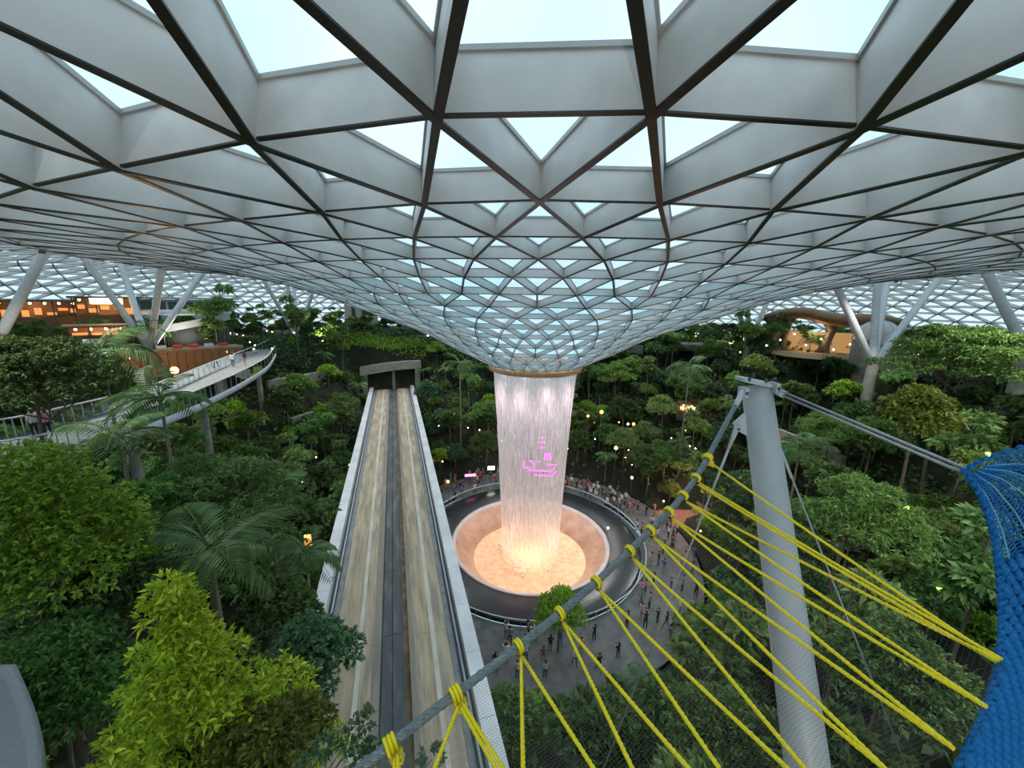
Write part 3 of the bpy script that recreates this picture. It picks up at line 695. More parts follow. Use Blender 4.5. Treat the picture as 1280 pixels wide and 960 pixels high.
hero_layer(1130, 800, 13, 2.4, L_dark, 'dark feathery tree right of the mast foot under the yellow ropes', 1800, .22)
hero_layer(1210, 415, 30, 5.0, L_mid, 'broad feathery tree on the right terrace below the far glass shell', 2200, .34)
hero_layer(900, 880, 15, 2.3, L_dark, 'dark feathery tree left of the mast foot under the yellow ropes', 1500, .22)
hero_round(1150, 498, 24, 1.9, L_olive, 'yellowish olive bushy tree below the twin steel rods', 1500, .30)
hero_round(985, 700, 20, 1.8, L_dark, 'dark round tree right behind the middle of the mast', 1100, .28)
hero_round(640, 880, 17, 1.4, L_mid, 'mid-green tree at the bottom between the track and the yellow ropes', 1100, .24)
hero_round(760, 890, 17, 1.9, L_dark, 'dark tree at the bottom centre under the yellow ropes', 1300, .26)
# round clipped tree by the pool
p = onz(697, 815, 0); a, b, _ = round_tree('poolside', L_lime, M_bark, 5.2, 2.0, 14, 2200, 6, .17, .5, .95, .12)
hero('tree', a, b, p.x, p.y, 0, 'round fresh green tree standing alone at the front of the pool railing'); 
# twigs leaning in over the track at the bottom
P_, D_ = [], []; e0 = at(350, 1000, 7.2); g = ground(e0.x, e0.y); mb = MB()
o0 = Vector((e0.x, e0.y, g)); q0 = at(400, 985, 6.6)-o0; limb(mb, (0, 0, -.5), q0, .08, .03, .03, 6)
for (px_, py_, t_) in ((455, 905, 6.4), (435, 925, 6.3), (470, 935, 6.4), (410, 930, 6.6), (385, 950, 6.6), (450, 955, 6.2), (360, 945, 6.8), (540, 950, 6.4)):
    q = at(px_, py_, t_)-o0; limb(mb, q0, q, .018, .006, .1, 5, seg=5)
    pp, dd = blob_pts(q, (.20, .20, .16), 16); P_.append(pp); D_.append(unit(dd+np.array([0, 0, .4])))
hero('sapling', rosettes(np.concatenate(P_), np.concatenate(D_), 5, .13, .45, 'crown', L_blue, .5), mb.mesh('trunk', M_bark), o0.x, o0.y, g, 'thin leafy sapling leaning over the near end of the track', 'sapling')
# palms of the photograph
for i, (px, py, t, sc, nf, lab) in enumerate([
    (262, 690, 12.5, 1.0, 12, 'big palm with long drooping fronds behind the yellow-green conical tree'),
    (150, 548, 16, .85, 12, 'palm with bright fronds in front of the left walkway'), (200, 498, 19, .95, 12, 'palm rising in front of the middle of the left walkway'),
    (125, 440, 22, 1.2, 12, 'tall palm left of the walkway lamp, below the column foot'), (335, 622, 19, .85, 12, 'palm at the right side of the wide feathery tree'),
    (382, 690, 19, .8, 12, 'palm leaning toward the left parapet halfway along the track'), (575, 455, 60, 1.3, 11, 'pale palm just left of the waterfall rim'),
    (862, 460, 55, 1.5, 12, 'big-leaved palm left of the mast top'), (1000, 560, 30, 1.0, 11, 'dark palm right of the upper mast')]):
    p = at(px, py, t); g = ground(p.x, p.y); h = max(1.5, p.z-g); palm(p.x, p.y, g, h, lab, None, sc, nf, i); placed.append((p.x, p.y, 1.3))

# ------------------------------------------------------------------ the rest of the forest
NAMES = {'slender': ('slender_tree', 'slender tree', 1.3), 'round': ('broadleaf_tree', 'bushy tree', 1.5), 'layered': ('spreading_tree', 'spreading tree', 2.0), 'shrub': ('shrub', 'low shrub', .9)}
cnt = {k: 0 for k in NAMES}; cnt['palm'] = 0
rg = random.Random(21)
for tries in range(26000):
    if sum(cnt.values()) >= 900: break
    a = rg.uniform(0, 2*PI); r = 19.3+46*rg.random()**.9; p = polar(r, a)
    u = rg.random()
    kind = ('slender' if u < .36 else 'round' if u < .60 else 'layered' if u < .74 else 'palm' if u < .84 else 'shrub')
    if cnt[kind] >= {'slender': 290, 'round': 240, 'layered': 130, 'palm': 70, 'shrub': 250}[kind]: continue
    sc = rg.uniform(.75, 1.2)
    if r > 48: sc *= .62
    rad = {'slender': 1.1, 'round': 1.45, 'layered': 2.1, 'palm': 1.1, 'shrub': .8}[kind]*sc*(1.0 if tries < 9000 else .72)
    z = ground(p.x, p.y)
    if not in_view(p.x, p.y, z+3): continue
    ht = {'slender': 8, 'round': 4.8, 'layered': 6, 'palm': 5, 'shrub': 1.8}[kind]*sc
    if not ok_spot(p.x, p.y, rad, z+ht): continue
    placed.append((p.x, p.y, rad)); cnt[kind] += 1; zo = zone(p.x, p.y)
    if kind == 'palm':
        if (p.x**2+p.y**2)**.5 < 11: continue
        palm(p.x, p.y, z, rg.uniform(2.6, 5.2)*(.8 if r > 48 else 1), 'green palm '+zo+', '+band(p.x, p.y), 'palms '+zo+', '+band(p.x, p.y), rg.uniform(.62, .85), 9, tries)
    else:
        nm, lb, _ = NAMES[kind]; pr = PRO[kind][rg.randrange(len(PRO[kind]))]
        tn = {'dark_leaves': 'dark', 'mid_green_leaves': 'mid-green', 'feathery_leaves': 'pale green', 'bluish_leaves': 'bluish', 'fresh_green_leaves': 'fresh green'}[pr[0].materials[0].name]
        lb = '%s %s %s, %s' % (tn, lb, zo, band(p.x, p.y)); put_tree(nm, pr, p.x, p.y, z, lb, 'shrub' if kind == 'shrub' else 'tree', lb, sc)
print('forest', cnt)
# ground cover
n = 42000; pts = []
while len(pts) < n:
    a = RG.random(20000)*2*PI; r = 18.7+np.sqrt(RG.random(20000))*40
    for aa, rr in zip(a, r):
        x, y = CX+rr*math.cos(aa), CY+rr*math.sin(aa); pq = (x+3.97)*BN.x+(y-11.04)*BN.y
        if rr > 60 or (abs(pq) < 4.4 and y < 76) or y < -2 or (abs(math.atan2(math.sin(aa-.28), math.cos(aa-.28))) < .10 and rr < 26.5): continue
        if abs(x)/max(y+2, .1) > 2.1: continue
        pts.append((x, y, ground(x, y)+RG.random()*.7))
        if len(pts) >= n: break
P0 = np.array(pts); D0 = RG.normal(size=(n, 3)); D0[:, 2] = abs(D0[:, 2])*.7+.25; D0 = unit(D0)
inst('undergrowth', leafmesh('undergrowth', P0, D0, .45+.5*RG.random(n), .5, L_dark, .2), None, label='dark leafy undergrowth covering the soil between the trees', cat='undergrowth', kind='stuff')
# concrete planter walls on the terraces
for (r, a0, a1, dz, lab) in ((33.5, 2.55, 2.85, 1.0, 'curved concrete planter wall low on the slope left of the tracks'), (39.3, 2.50, 2.80, 1.0, 'curved concrete planter wall high on the slope left of the tracks'), (47.2, 1.80, 2.10, 1.0, 'curved concrete ledge right of and above the tunnel mouth'), (44.0, 1.0, 1.35, 1.6, 'curved concrete ledge high on the far right slope'), (32.8, -.05, .25, 1.8, 'curved concrete ledge on the right slope behind the mast')):
    K = 26; mb = MB(); vs = []; c = polar(r, (a0+a1)/2); o = Vector((c.x, c.y, ground(c.x, c.y)))
    zt = max(ground(*polar(r, a0+(a1-a0)*i/K).xy) for i in range(K+1))+dz
    for i in range(K+1):
        a = a0+(a1-a0)*i/K
        for rr, zz in ((r, o.z-3), (r, zt), (r+.5, zt), (r+.5, o.z-3)): vs.append(polar(rr, a, zz)-o)
    mb.add(vs, [(i*4+j, i*4+(j+1) % 4, (i+1)*4+(j+1) % 4, (i+1)*4+j) for i in range(K) for j in range(4)]+[(3, 2, 1, 0), (K*4, K*4+1, K*4+2, K*4+3)])
    mb.build('planter_wall', M_conc, loc=o, label=lab, cat='wall')
# plaza path spur
mb = MB(); K = 10
for i in range(K):
    r0, r1 = 18.3+i*.85, 18.3+(i+1)*.85-.03; vs = [polar(r0, .18, .02), polar(r0, .38, .02), polar(r1, .38, .02), polar(r1, .18, .02)]
    mb.add(vs+[v-Vector((0, 0, .1)) for v in vs], [(0, 1, 2, 3), (0, 4, 5, 1), (1, 5, 6, 2), (2, 6, 7, 3), (3, 7, 4, 0)])
mb.build('side_path', M_terra, label='reddish lit side path leaving the ring walk at the right', cat='path', kind='structure')

# ------------------------------------------------------------------ roof uplights standing on the terraces
for i in range(14):
    a = 2*PI*(i+.5)/14
    if math.hypot(*(polar(49, a).xy)) < 8: continue
    p = polar(47, a); z = max(ground(p.x, p.y), 15)+1.0
    e = empty('uplight', (p.x, p.y, z), 'small dark floodlight on the terrace pointing up at the glass roof', 'lamp', 'roof floodlights')
    mb = MB(); mb.tube([(0, 0, -1.0), (0, 0, 0)], .04, 6); mb.build('post', M_dkgrey, e)
    MB().lathe([(.02, 0), (.16, .02), (.22, .25), (.20, .25), (.14, .05), (.01, .04)], (0, 0, 0), 12).build('housing', M_dkgrey, e)
    q = lamp('uplight_lamp', 'SPOT', (0, 0, .3), 2300, (1, .90, .76), None, .3, 150); q.rotation_euler = (PI, 0, 0); q.parent = e

# fill floodlights added under the roof to brighten the planted slopes
for i in range(16):
    a = 2*PI*i/16; p = polar(36, a); p.z = roof_z(36)-.6
    if math.hypot(p.x, p.y) < 14: continue
    e = empty('floodlight', p, 'small added fill floodlight under the roof lattice brightening the trees', 'lamp', 'added fill floodlights under the roof')
    MB().tube([(0, 0, 0), (0, 0, .7)], .03, 6).build('hanger', M_dkgrey, e); MB().lathe([(.02, 0), (.12, 0), (.20, -.22), (.17, -.22), (.10, -.04), (.02, -.04)], (0, 0, 0), 12).build('housing', M_dkgrey, e)
    q = lamp('added_fill_lamp', 'SPOT', (0, 0, -.25), 3600, (1, .97, .90), None, .4, 125); q.parent = e; q.rotation_euler = (R(-28)*math.sin(a), R(28)*math.cos(a), 0)
# ------------------------------------------------------------------ V-shaped roof columns
def col_group(base, tops, rad, lab, rt=None):
    e = empty('roof_column', base, lab, 'column')
    MB().lathe([(.5*rad/.35, -4), (.48*rad/.35, -.1), (.3*rad/.35, .2)], (0, 0, 0), 20).build('footing', M_conc, e)
    for t in tops:
        d = Vector(t)-Vector(base); k = MB(); k.tube([d*.0, d*.04, d*.94, d], [rad*.55, rad, rad, rad*.6], 16); k.build('strut', M_white, e)
        MB().tube([d*.975, d*1.0], [rad*.5, rad*.75], 10).build('bearing', M_dkgrey, e)
def top_at(px, py, lo=40, hi=90, r0=33):
    # where the sight line meets the underside of the roof
    best = None; t = 12.0
    while t < 110:
        p = at(px, py, t); r = math.hypot(p.x-CX, p.y-CY)
        if r > r0 and p.z > roof_z(r)-.05: return p
        t += .25
    return at(px, py, 50)
def tp(px, py, t): p = at(px, py, t); r = math.hypot(p.x-CX, p.y-CY); p.z = roof_z(r)+.05; return p
col_group(at(187, 437, 47), [tp(98, 322, 43), tp(148, 322, 54), tp(206, 330, 45), tp(264, 335, 57)], .36, 'four grey tubular struts fanning up from one foot on the left terrace')
col_group(at(0, 420, 36), [tp(66, 318, 38), tp(-60, 300, 34)], .40, 'thick grey strut leaning at the far left edge')
col_group(at(372, 425, 72), [tp(322, 352, 66), tp(358, 361, 70), tp(368, 361, 80), tp(402, 371, 72)], .32, 'distant fan of grey struts left of the tracks above the forest')
col_group(at(1091, 457, 44), [tp(1040, 368, 43), tp(1094, 355, 47), tp(1107, 357, 55), tp(1178, 352, 52)], .38, 'four grey tubular struts fanning up from one foot on the right terrace')
col_group(at(1283, 440, 36), [tp(1224, 342, 38), tp(1330, 330, 36)], .40, 'grey strut leaning at the far right edge')
col_group(at(935, 432, 66), [tp(907, 396, 64), tp(929, 392, 66), tp(968, 380, 68)], .36, 'distant fan of grey struts right of the waterfall')

# ------------------------------------------------------------------ curved walkway on the left
wk = empty('walkway', wko[3], 'curved elevated walkway with glass sides sweeping across the left slope', 'walkway'); WO = wko[3]
def interp_line(pl, n):
    out = []
    for i in range(n+1):
        u = i/n*(len(pl)-1); k = min(int(u), len(pl)-2); out.append(pl[k].lerp(pl[k+1], u-k))
    for _ in range(2): out = [out[0]]+[(out[i-1]+out[i]*2+out[i+1])/4 for i in range(1, len(out)-1)]+[out[-1]]
    return out
NW = 48; lo, li = interp_line(wko, NW), interp_line(wki, NW)
M_deck = mat('walkway_deck', (.30, .29, .27), .7, (.22, .22, .21), 2)
for i in range(0, NW):
    mb = MB(); vs = [lo[i]-WO, lo[i+1]-WO, li[i+1]-WO, li[i]-WO]
    vs = [v.lerp((vs[0]+vs[1]+vs[2]+vs[3])/4, .012) for v in vs]; vs += [v-Vector((0, 0, .12)) for v in vs]
    mb.add(vs, [(0, 1, 2, 3), (7, 6, 5, 4), (0, 4, 5, 1), (1, 5, 6, 2), (2, 6, 7, 3), (3, 7, 4, 0)]); mb.build('deck_panel', M_deck, wk)
for ln, nm in ((lo, 'edge_beam'), (li, 'edge_beam')):
    mb = MB(); vs = []
    for i, p in enumerate(ln):
        q = p-WO; o_ = (ln is lo and lo[i]-li[i] or li[i]-lo[i]); o_ = Vector((o_.x, o_.y, 0)).normalized()
        for a, b in ((0, .12), (.28, .06), (.30, -.30), (0, -.42), (-.35, -.46)): vs.append(q+o_*a+Vector((0, 0, b)))
    mb.add(vs, [(i*5+j, (i+1)*5+j, (i+1)*5+j+1, i*5+j+1) for i in range(NW) for j in range(4)], 0, True); mb.build(nm, M_white, wk)
    mb = MB()
    for i in range(NW):
        a, b = ln[i]-WO, ln[i+1]-WO; mb = MB(); mb.add([a, b, b+Vector((0, 0, 1.1)), a+Vector((0, 0, 1.1))], [(0, 1, 2, 3)]); mb.build('glass_panel', M_rail, wk)
        mb = MB(); mb.box(a+Vector((0, 0, .55)), (.04, .04, 1.1)); mb.build('post', M_rodsteel, wk)
    MB().tube([p-WO+Vector((0, 0, 1.15)) for p in ln], .05, 8).build('handrail', M_white, wk)
for i in (6, 18, 30, 42):
    c = (lo[i]+li[i])/2; g = ground(c.x, c.y); MB().tube([(c.x-WO.x, c.y-WO.y, g-1-WO.z), (c.x-WO.x, c.y-WO.y, -.1)], .3, 12).build('pier', M_conc, wk)

# ------------------------------------------------------------------ people
def person_mesh(pose, shirt, trou, skin, hairm, seed):
    rg = random.Random(seed)
    J = {'pelvis': (0, 0, .93), 'belly': (0, 0, 1.08), 'chest': (0, -.01, 1.28), 'neckb': (0, 0, 1.43), 'neck': (0, .01, 1.50), 'head': (0, .03, 1.60), 'crown': (0, .02, 1.70)}
    st = {'stand': (.02, -.02), 'walk': (.26, -.24), 'photo': (.03, -.03), 'phone': (.05, -.04)}[pose]
    for s, sx in (('l', -1), ('r', 1)):
        f = st[0] if s == 'l' else st[1]
        J['hip'+s] = (sx*.09, 0, .88); J['knee'+s] = (sx*.10, f*.55+.03, .49); J['ankle'+s] = (sx*.10, f-.02, .08); J['toe'+s] = (sx*.115, f+.14, .035)
        J['sh'+s] = (sx*.175, -.01, 1.40)
        if pose == 'photo': J['el'+s] = (sx*.24, .20, 1.32); J['wr'+s] = (sx*.10, .36, 1.52); J['hd'+s] = (sx*.06, .40, 1.57)
        elif pose == 'phone': J['el'+s] = (sx*.23, .05, 1.12); J['wr'+s] = (sx*.10, .27, 1.18); J['hd'+s] = (sx*.05, .33, 1.22)
        else:
            sw = -f*.8; J['el'+s] = (sx*.23, sw*.4, 1.13); J['wr'+s] = (sx*.25, sw+.04, .90); J['hd'+s] = (sx*.25, sw+.06, .80)
    names = list(J); E_ = [('pelvis', 'belly'), ('belly', 'chest'), ('chest', 'neckb'), ('neckb', 'neck'), ('neck', 'head'), ('head', 'crown')]
    for s in 'lr': E_ += [('pelvis', 'hip'+s), ('hip'+s, 'knee'+s), ('knee'+s, 'ankle'+s), ('ankle'+s, 'toe'+s), ('neckb', 'sh'+s), ('sh'+s, 'el'+s), ('el'+s, 'wr'+s), ('wr'+s, 'hd'+s)]
    rad = {'pelvis': .145, 'belly': .13, 'chest': .155, 'neckb': .09, 'neck': .055, 'head': .095, 'crown': .075, 'hip': .10, 'knee': .062, 'ankle': .042, 'toe': .035, 'sh': .065, 'el': .045, 'wr': .030, 'hd': .034}
    me = bpy.data.meshes.new('figure'); me.from_pydata([J[n] for n in names], [(names.index(a), names.index(b)) for a, b in E_], [])
    o = bpy.data.objects.new('figure', me); COL.objects.link(o); m = o.modifiers.new('skin', 'SKIN'); sv = me.skin_vertices[0].data
    for i, n in enumerate(names):
        k = n if n in rad else n[:-1]; r = rad[k]; sv[i].radius = (r, r*.8 if k in ('chest', 'pelvis', 'belly') else r)
    sv[0].use_root = True; o.modifiers.new('sub', 'SUBSURF').levels = 1; o.modifiers['sub'].render_levels = 1
    dg = bpy.context.evaluated_depsgraph_get(); ev = o.evaluated_get(dg); out = bpy.data.meshes.new_from_object(ev)
    bpy.data.objects.remove(o); out.materials.clear()
    for q in (skin, shirt, trou, M_dkgrey): out.materials.append(q)
    for p in out.polygons:
        c = p.center; z = c.z; ax = abs(c.x)
        armlow = (ax > .19 and z < 1.08) or (pose in ('photo', 'phone') and c.y > .16 and z > 1.05)
        p.material_index = 3 if z < .085 else 0 if armlow else 2 if z < .92 else 1 if z < 1.455 else 0; p.use_smooth = True
    return out
def hair_mesh(long_, m):
    mb = MB(); mb.ico((0, -.015, 1.655), .112, (1, 1.05, .85), seg=10, rings=6)
    if long_: mb.ico((0, -.06, 1.55), .09, (1.05, .7, 1.6), seg=8, rings=5)
    return mb.mesh('hair', m)
SK = [mat('skin_light', (.55, .36, .26), .6), mat('skin_tan', (.36, .21, .14), .6)]
HR = [mat('black_hair', (.012, .010, .009), .5), mat('brown_hair', (.06, .035, .02), .5)]
SH = {'white': mat('white_cloth', (.75, .75, .74), .8), 'black': mat('black_cloth', (.02, .02, .022), .8), 'red': mat('red_cloth', (.50, .04, .04), .8), 'blue': mat('blue_cloth', (.06, .12, .32), .8), 'grey': mat('grey_cloth', (.25, .25, .26), .8), 'pink': mat('pink_cloth', (.70, .25, .35), .8)}
TR = [mat('dark_trousers', (.02, .022, .03), .8), mat('denim', (.07, .10, .18), .8), mat('beige_trousers', (.35, .29, .21), .8)]
HM = [hair_mesh(False, HR[0]), hair_mesh(True, HR[0]), hair_mesh(True, HR[1]), hair_mesh(False, HR[1])]
PM = {}
poses = ['stand', 'walk', 'photo', 'phone']; i = 0
for c in SH:
    for p_ in (poses if c in ('white', 'black') else poses[i % 4:i % 4+1]+poses[(i+1) % 4:(i+1) % 4+1]):
        PM[(c, p_)] = person_mesh(p_, SH[c], TR[i % 3], SK[i % 2], None, i); i += 1
ACT = {'stand': 'standing', 'walk': 'walking', 'photo': 'holding a phone up', 'phone': 'looking down at a phone'}
def person(x, y, z, key, rz, label, group=None, sc=1):
    e = empty('person', (x, y, z), label, 'person', group, rz); e.scale = (sc,)*3
    inst('body', PM[key], e); inst('hair', HM[(int(x*13+y*7)) % 4], e)
    if key[1] in ('photo', 'phone'):
        q = (0, .42, 1.60) if key[1] == 'photo' else (0, .35, 1.25); MB().box(q, (.08, .015, .15)).build('phone', M_blacktape, e)
    return e
rg = random.Random(99); keys = list(PM); seen = []
def crowd(n, r0, r1, a0, a1, where, face=None):
    k = 0; t = 0
    while k < n and t < n*30:
        t += 1; a = rg.uniform(a0, a1); r = rg.uniform(r0, r1); p = polar(r, a)
        if any((p.x-q[0])**2+(p.y-q[1])**2 < .36 for q in seen): continue
        pb = Vector(p.xy)-BO
        seen.append((p.x, p.y)); key = rg.choice(keys); f = a+PI/2 if rg.random() < .7 else rg.uniform(0, 6.28)
        person(p.x, p.y, 0.0, key, f, 'person in %s %s %s' % (key[0], ACT[key[1]], where), 'people in %s tops %s %s' % (key[0], ACT[key[1]], where), rg.uniform(.9, 1.06)); k += 1
crowd(34, 13.1, 18.0, 1.75, 2.6, 'behind and left of the waterfall')
crowd(62, 13.1, 16.5, .42, 1.45, 'behind and right of the waterfall')
crowd(26, 13.2, 18.2, -.55, .38, 'right of the pool')
crowd(30, 13.1, 17.5, -1.9, -.6, 'in front of the pool')
for px, py, key, lb in ((292, 459, ('white', 'walk'), 'person in a white top walking on the curved walkway, the left of two'), (307, 457, ('black', 'walk'), 'person in dark clothes walking on the curved walkway, the right of two')):
    p = onz(px, py, 19.0); person(p.x, p.y, 19.0, key, .5, lb)
for px, py, key, lb in ((62, 540, ('pink', keys[-1][1] if ('pink', keys[-1][1]) in PM else 'stand'), 'person in a pink top on the walkway near the left edge of the picture'), (46, 541, ('white', 'stand'), 'person in a white top standing on the walkway near the left edge of the picture')):
    k_ = key if key in PM else [k for k in PM if k[0] == key[0]][0]
    p = onz(px, py+6, 19.0); person(p.x, p.y, 19.0, k_, 1.5, lb)

# ------------------------------------------------------------------ terrace buildings and kiosks
def gz_(p): return ground(p.x, p.y)
def snap(px, py, lift=.4, t0=20, t1=110):
    # first place where that sight line meets the terrace ground
    t = t0
    while t < t1:
        p = at(px, py, t)
        if p.z < ground(p.x, p.y)+lift: return p
        t += .25
    return at(px, py, t1)
def kiosk(px, py, t, wd, dp, ht, label, roofm, sign=None, glow=M_warmlo, posts=4, zoff=0, face=None):
    p = at(px, py, t) if t else snap(px, py); z = p.z; a = math.atan2(p.y, p.x)-PI/2; e = empty('kiosk', (p.x, p.y, z), label, 'kiosk', None, a)
    g = gz_(p)
    MB().box((0, 0, -(z-g)/2-.1), (wd+.6, dp+.6, max(.3, z-g+.2))).build('plinth', M_dkgrey, e)
    r_ = MB(); r_.box((0, 0, ht), (wd+.8, dp+.8, .22)); r_.build('roof', roofm, e)
    MB().box((0, dp*.45, ht*.5), (wd, .15, ht*.96)).build('back_wall', M_brown, e)
    rk = random.Random(int(px)); xk = -wd*.46
    while xk < wd*.42:
        wk_ = rk.uniform(.5, 1.3); hk = rk.choice((.35, .55, .9)); MB().box((xk+wk_/2, dp*.36, ht*rk.uniform(.4, .62)), (wk_, .08, hk)).build('lit_shelf', glow, e); xk += wk_+rk.uniform(.15, .6)
    MB().box((0, -dp*.38, .5), (wd*.9, .5, 1.0)).build('counter', M_brown, e)
    for i in range(posts):
        MB().box((-wd/2+wd*i/(posts-1), -dp/2, ht/2), (.14, .14, ht)).build('post', M_dkgrey, e)
    for i in range(int(wd/1.2)):
        x = -wd/2+.6+i*1.2; k = MB(); k.ico((x, -dp*.25, ht-.35), .13, seg=6, rings=4); k.build('bulb', M_ylamp, e)
    if sign: MB().box((0, -dp/2-.15, ht-.45), (sign, .12, .75)).build('lit_sign', M_warm, e)
    lamp('kiosk_lamp', 'POINT', (p.x, p.y, z+ht*.7), 130, (1, .6, .3), size=.5)
    return e
kiosk(48, 405, 50, 9, 5, 3.0, 'long open kiosk with an orange-lit counter at the far left', M_dkgrey)
kiosk(138, 402, 52, 6, 4, 3.2, 'dark kiosk with a glowing yellow sign left of the fanned struts', M_dkgrey, 3.0)
kiosk(128, 428, 46, 5, 3.5, 2.0, 'low kiosk with orange shelves below the yellow sign', M_brown)
kiosk(878, 410, None, 5.5, 4, 3.2, 'small lit balcony kiosk under the right edge of the glass funnel', M_conc)
kiosk(1178, 467, None, 5.5, 3.5, 2.4, 'kiosk with peach-lit shelves among the trees on the right terrace', M_conc, glow=M_warmlo)
kiosk(858, 520, None, 2.4, 1.8, 2.2, 'small glowing orange hut among the trees left of the mast', M_brown, glow=M_warm)
# dark oval building with a white curved ramp
p = at(240, 420, 57); e = empty('pavilion', p, 'dark grey oval pavilion with a white curving ramp beside the fanned struts', 'building'); g = gz_(p)-p.z
MB().lathe([(4.6, g), (4.6, 1.6), (4.3, 1.7), (.01, 1.7)], (0, 0, 0), 40).build('wall', M_dkgrey, e)
MB().lathe([(5.2, 3.2), (5.2, 3.7), (.01, 3.9)], (0, 0, 0), 40).build('roof', M_white, e)
MB().lathe([(4.2, 1.7), (4.2, 3.2)], (0, 0, 0), 40).build('glass_band', M_rail, e)
mb = MB(); vs = []
for i in range(19):
    a = -2.6+i*.13; r = 5.3+i*.12; z = -1+i*.20
    for rr, zz in ((r, z), (r, z+.9), (r+.25, z+.9), (r+.25, z)): vs.append((rr*math.cos(a), rr*math.sin(a), zz))
mb.add(vs, [(i*4+j, (i+1)*4+j, (i+1)*4+(j+1) % 4, i*4+(j+1) % 4) for i in range(18) for j in range(4)]+[(0, 1, 2, 3), (75, 74, 73, 72)]); mb.build('ramp_parapet', M_white, e)
p = at(235, 388, 75); e = empty('terrace_house', p, 'pale flat-roofed pavilion with dark windows far behind the fanned struts', 'building'); g = gz_(p)-p.z
MB().box((0, 0, g/2+1), (14, 6, 2-g)).build('wall', M_white, e); MB().box((0, 0, 2.3), (15.5, 7.5, .4)).build('roof', M_white, e)
for i in range(5): MB().box((-5.2+i*2.6, -3.05, .9), (2.0, .1, 1.4)).build('window', M_dkgrey, e)
# timber-fronted deck under the left struts, with the bright lamp
p = at(185, 440, 44.5); e = empty('viewing_deck', p, 'timber-faced viewing deck with a row of seats under the fanned struts', 'deck', None, math.atan2(p.y, p.x)-PI/2)
for i in range(22):
    MB().box((-8.6+i*.82, 0, -1.5), (.76, .25, 3.0)).build('cladding_board', M_brown, e)
MB().box((0, 2.2, -.1), (18.4, 4.4, .2)).build('deck_floor', M_conc, e); MB().box((0, 0, .12), (18.4, .4, .2)).build('ledge', M_conc, e)
for i in range(11): MB().box((-7.8+i*1.5, .6, .35), (.9, .5, .5)).build('seat', M_red if i % 3 else M_white, e)
p = at(218, 463, 42); e = empty('lantern', p, 'bright orange lantern glowing above the curved walkway', 'lamp'); g = gz_(p)-p.z
MB().ico((0, 0, 0), .38, seg=12, rings=8).build('globe', emis('lantern_glow', (1, .42, .07), 14), e); MB().tube([(0, 0, g), (0, 0, -.25)], .06, 6).build('post', M_dkgrey, e)
lamp('lantern_light', 'POINT', (p.x, p.y-.6, p.z+.4), 500, (1, .55, .2), size=.35)
# organic brown treehouse restaurant at the right
p = snap(1005, 440, .6); a = math.atan2(p.y, p.x)-PI/2; e = empty('organic_pavilion', p, 'brown organic tree-like pavilion with a wide curved roof on the right terrace', 'building', None, a); g = gz_(p)-p.z
mb = MB(); vs = []
for i in range(21):
    u = i/20; x = -6+u*17; zt = 6.0-.9*abs(u-.35)*2.2+.4*math.sin(u*9); th = .5+.5*math.sin(u*PI)
    for j in range(8):
        b = 2*PI*j/8; vs.append((x, 2.6*math.cos(b)*(.6+.5*math.sin(PI*u)), zt+th*math.sin(b)))
mb.add(vs, [(i*8+j, (i+1)*8+j, (i+1)*8+(j+1) % 8, i*8+(j+1) % 8) for i in range(20) for j in range(8)]+[tuple(range(8)), tuple(range(167, 159, -1))], 0, True); mb.build('roof', M_brown, e)
for x, r0 in ((-4.6, 1.0), (-3.0, .5), (2.5, .7), (9.0, .8)):
    mb = MB(); mb.tube([(x*.9, 0, g), (x, 0, 1.5), (x+.5, 0, 3.5), (x*1.05, 0, 5.6)], [r0*1.5, r0*.8, r0*.7, r0*1.6], 12); mb.build('trunk_pillar', M_bark, e)
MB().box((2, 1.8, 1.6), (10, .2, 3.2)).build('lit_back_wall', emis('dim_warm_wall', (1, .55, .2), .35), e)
mb = MB(); mb.lathe([(5.5, g), (5.2, .1), (.01, .15)], (1, 0, 0), 28); mb.build('floor_slab', M_ochre, e)
for i in range(9):
    MB().ico((-5+i*1.7, -2.2+(i % 3)*.5, .8+(i*37 % 5)*.5), .12, seg=6, rings=4).build('bulb', M_wlamp, e)
lamp('pavilion_lamp', 'POINT', (p.x, p.y-1, p.z+3), 500, (1, .65, .35), size=.6)
# sloping brown roof and white domes further right
p = snap(1100, 405, 3.0); e = empty('sloping_roof_shelter', p, 'brown slanted-roof shelter behind the right struts', 'shelter', None, .6); g = gz_(p)-p.z
MB().box((0, 0, 1.2), (12, 4, .5), M=Matrix.Rotation(.22, 3, 'Y')).build('roof', M_brown, e)
for x in (-4, 4): MB().box((x, 0, g/2+.4), (.4, .4, 1.2-g)).build('post', M_brown, e)
for k, (px, py, t, r) in enumerate(((1096, 425, 52, 2.6), (1130, 432, 48, 2.2))):
    p = at(px, py, t); e = empty('dome_tent', p, ('larger' if k == 0 else 'smaller')+' white ribbed dome tent behind the right struts', 'tent'); g = gz_(p)-p.z
    MB().lathe([(r*math.cos(i*PI/16), r*math.sin(i*PI/16)) for i in range(9)], (0, 0, 0), 20).build('canopy', mat('dome_canvas', (.62, .60, .58), .6) if k == 0 else MATS['dome_canvas'], e)
    MB().lathe([(r*.98, g), (r*.98, 0)], (0, 0, 0), 20).build('base_wall', M_conc, e)
    for q in range(6):
        b = q*PI/6; MB().tube([(r*1.01*math.cos(u)*math.cos(b), r*1.01*math.cos(u)*math.sin(b), r*1.01*math.sin(u)) for u in [PI*w_/12 for w_ in range(13)]], .05, 5).build('rib', M_white, e)
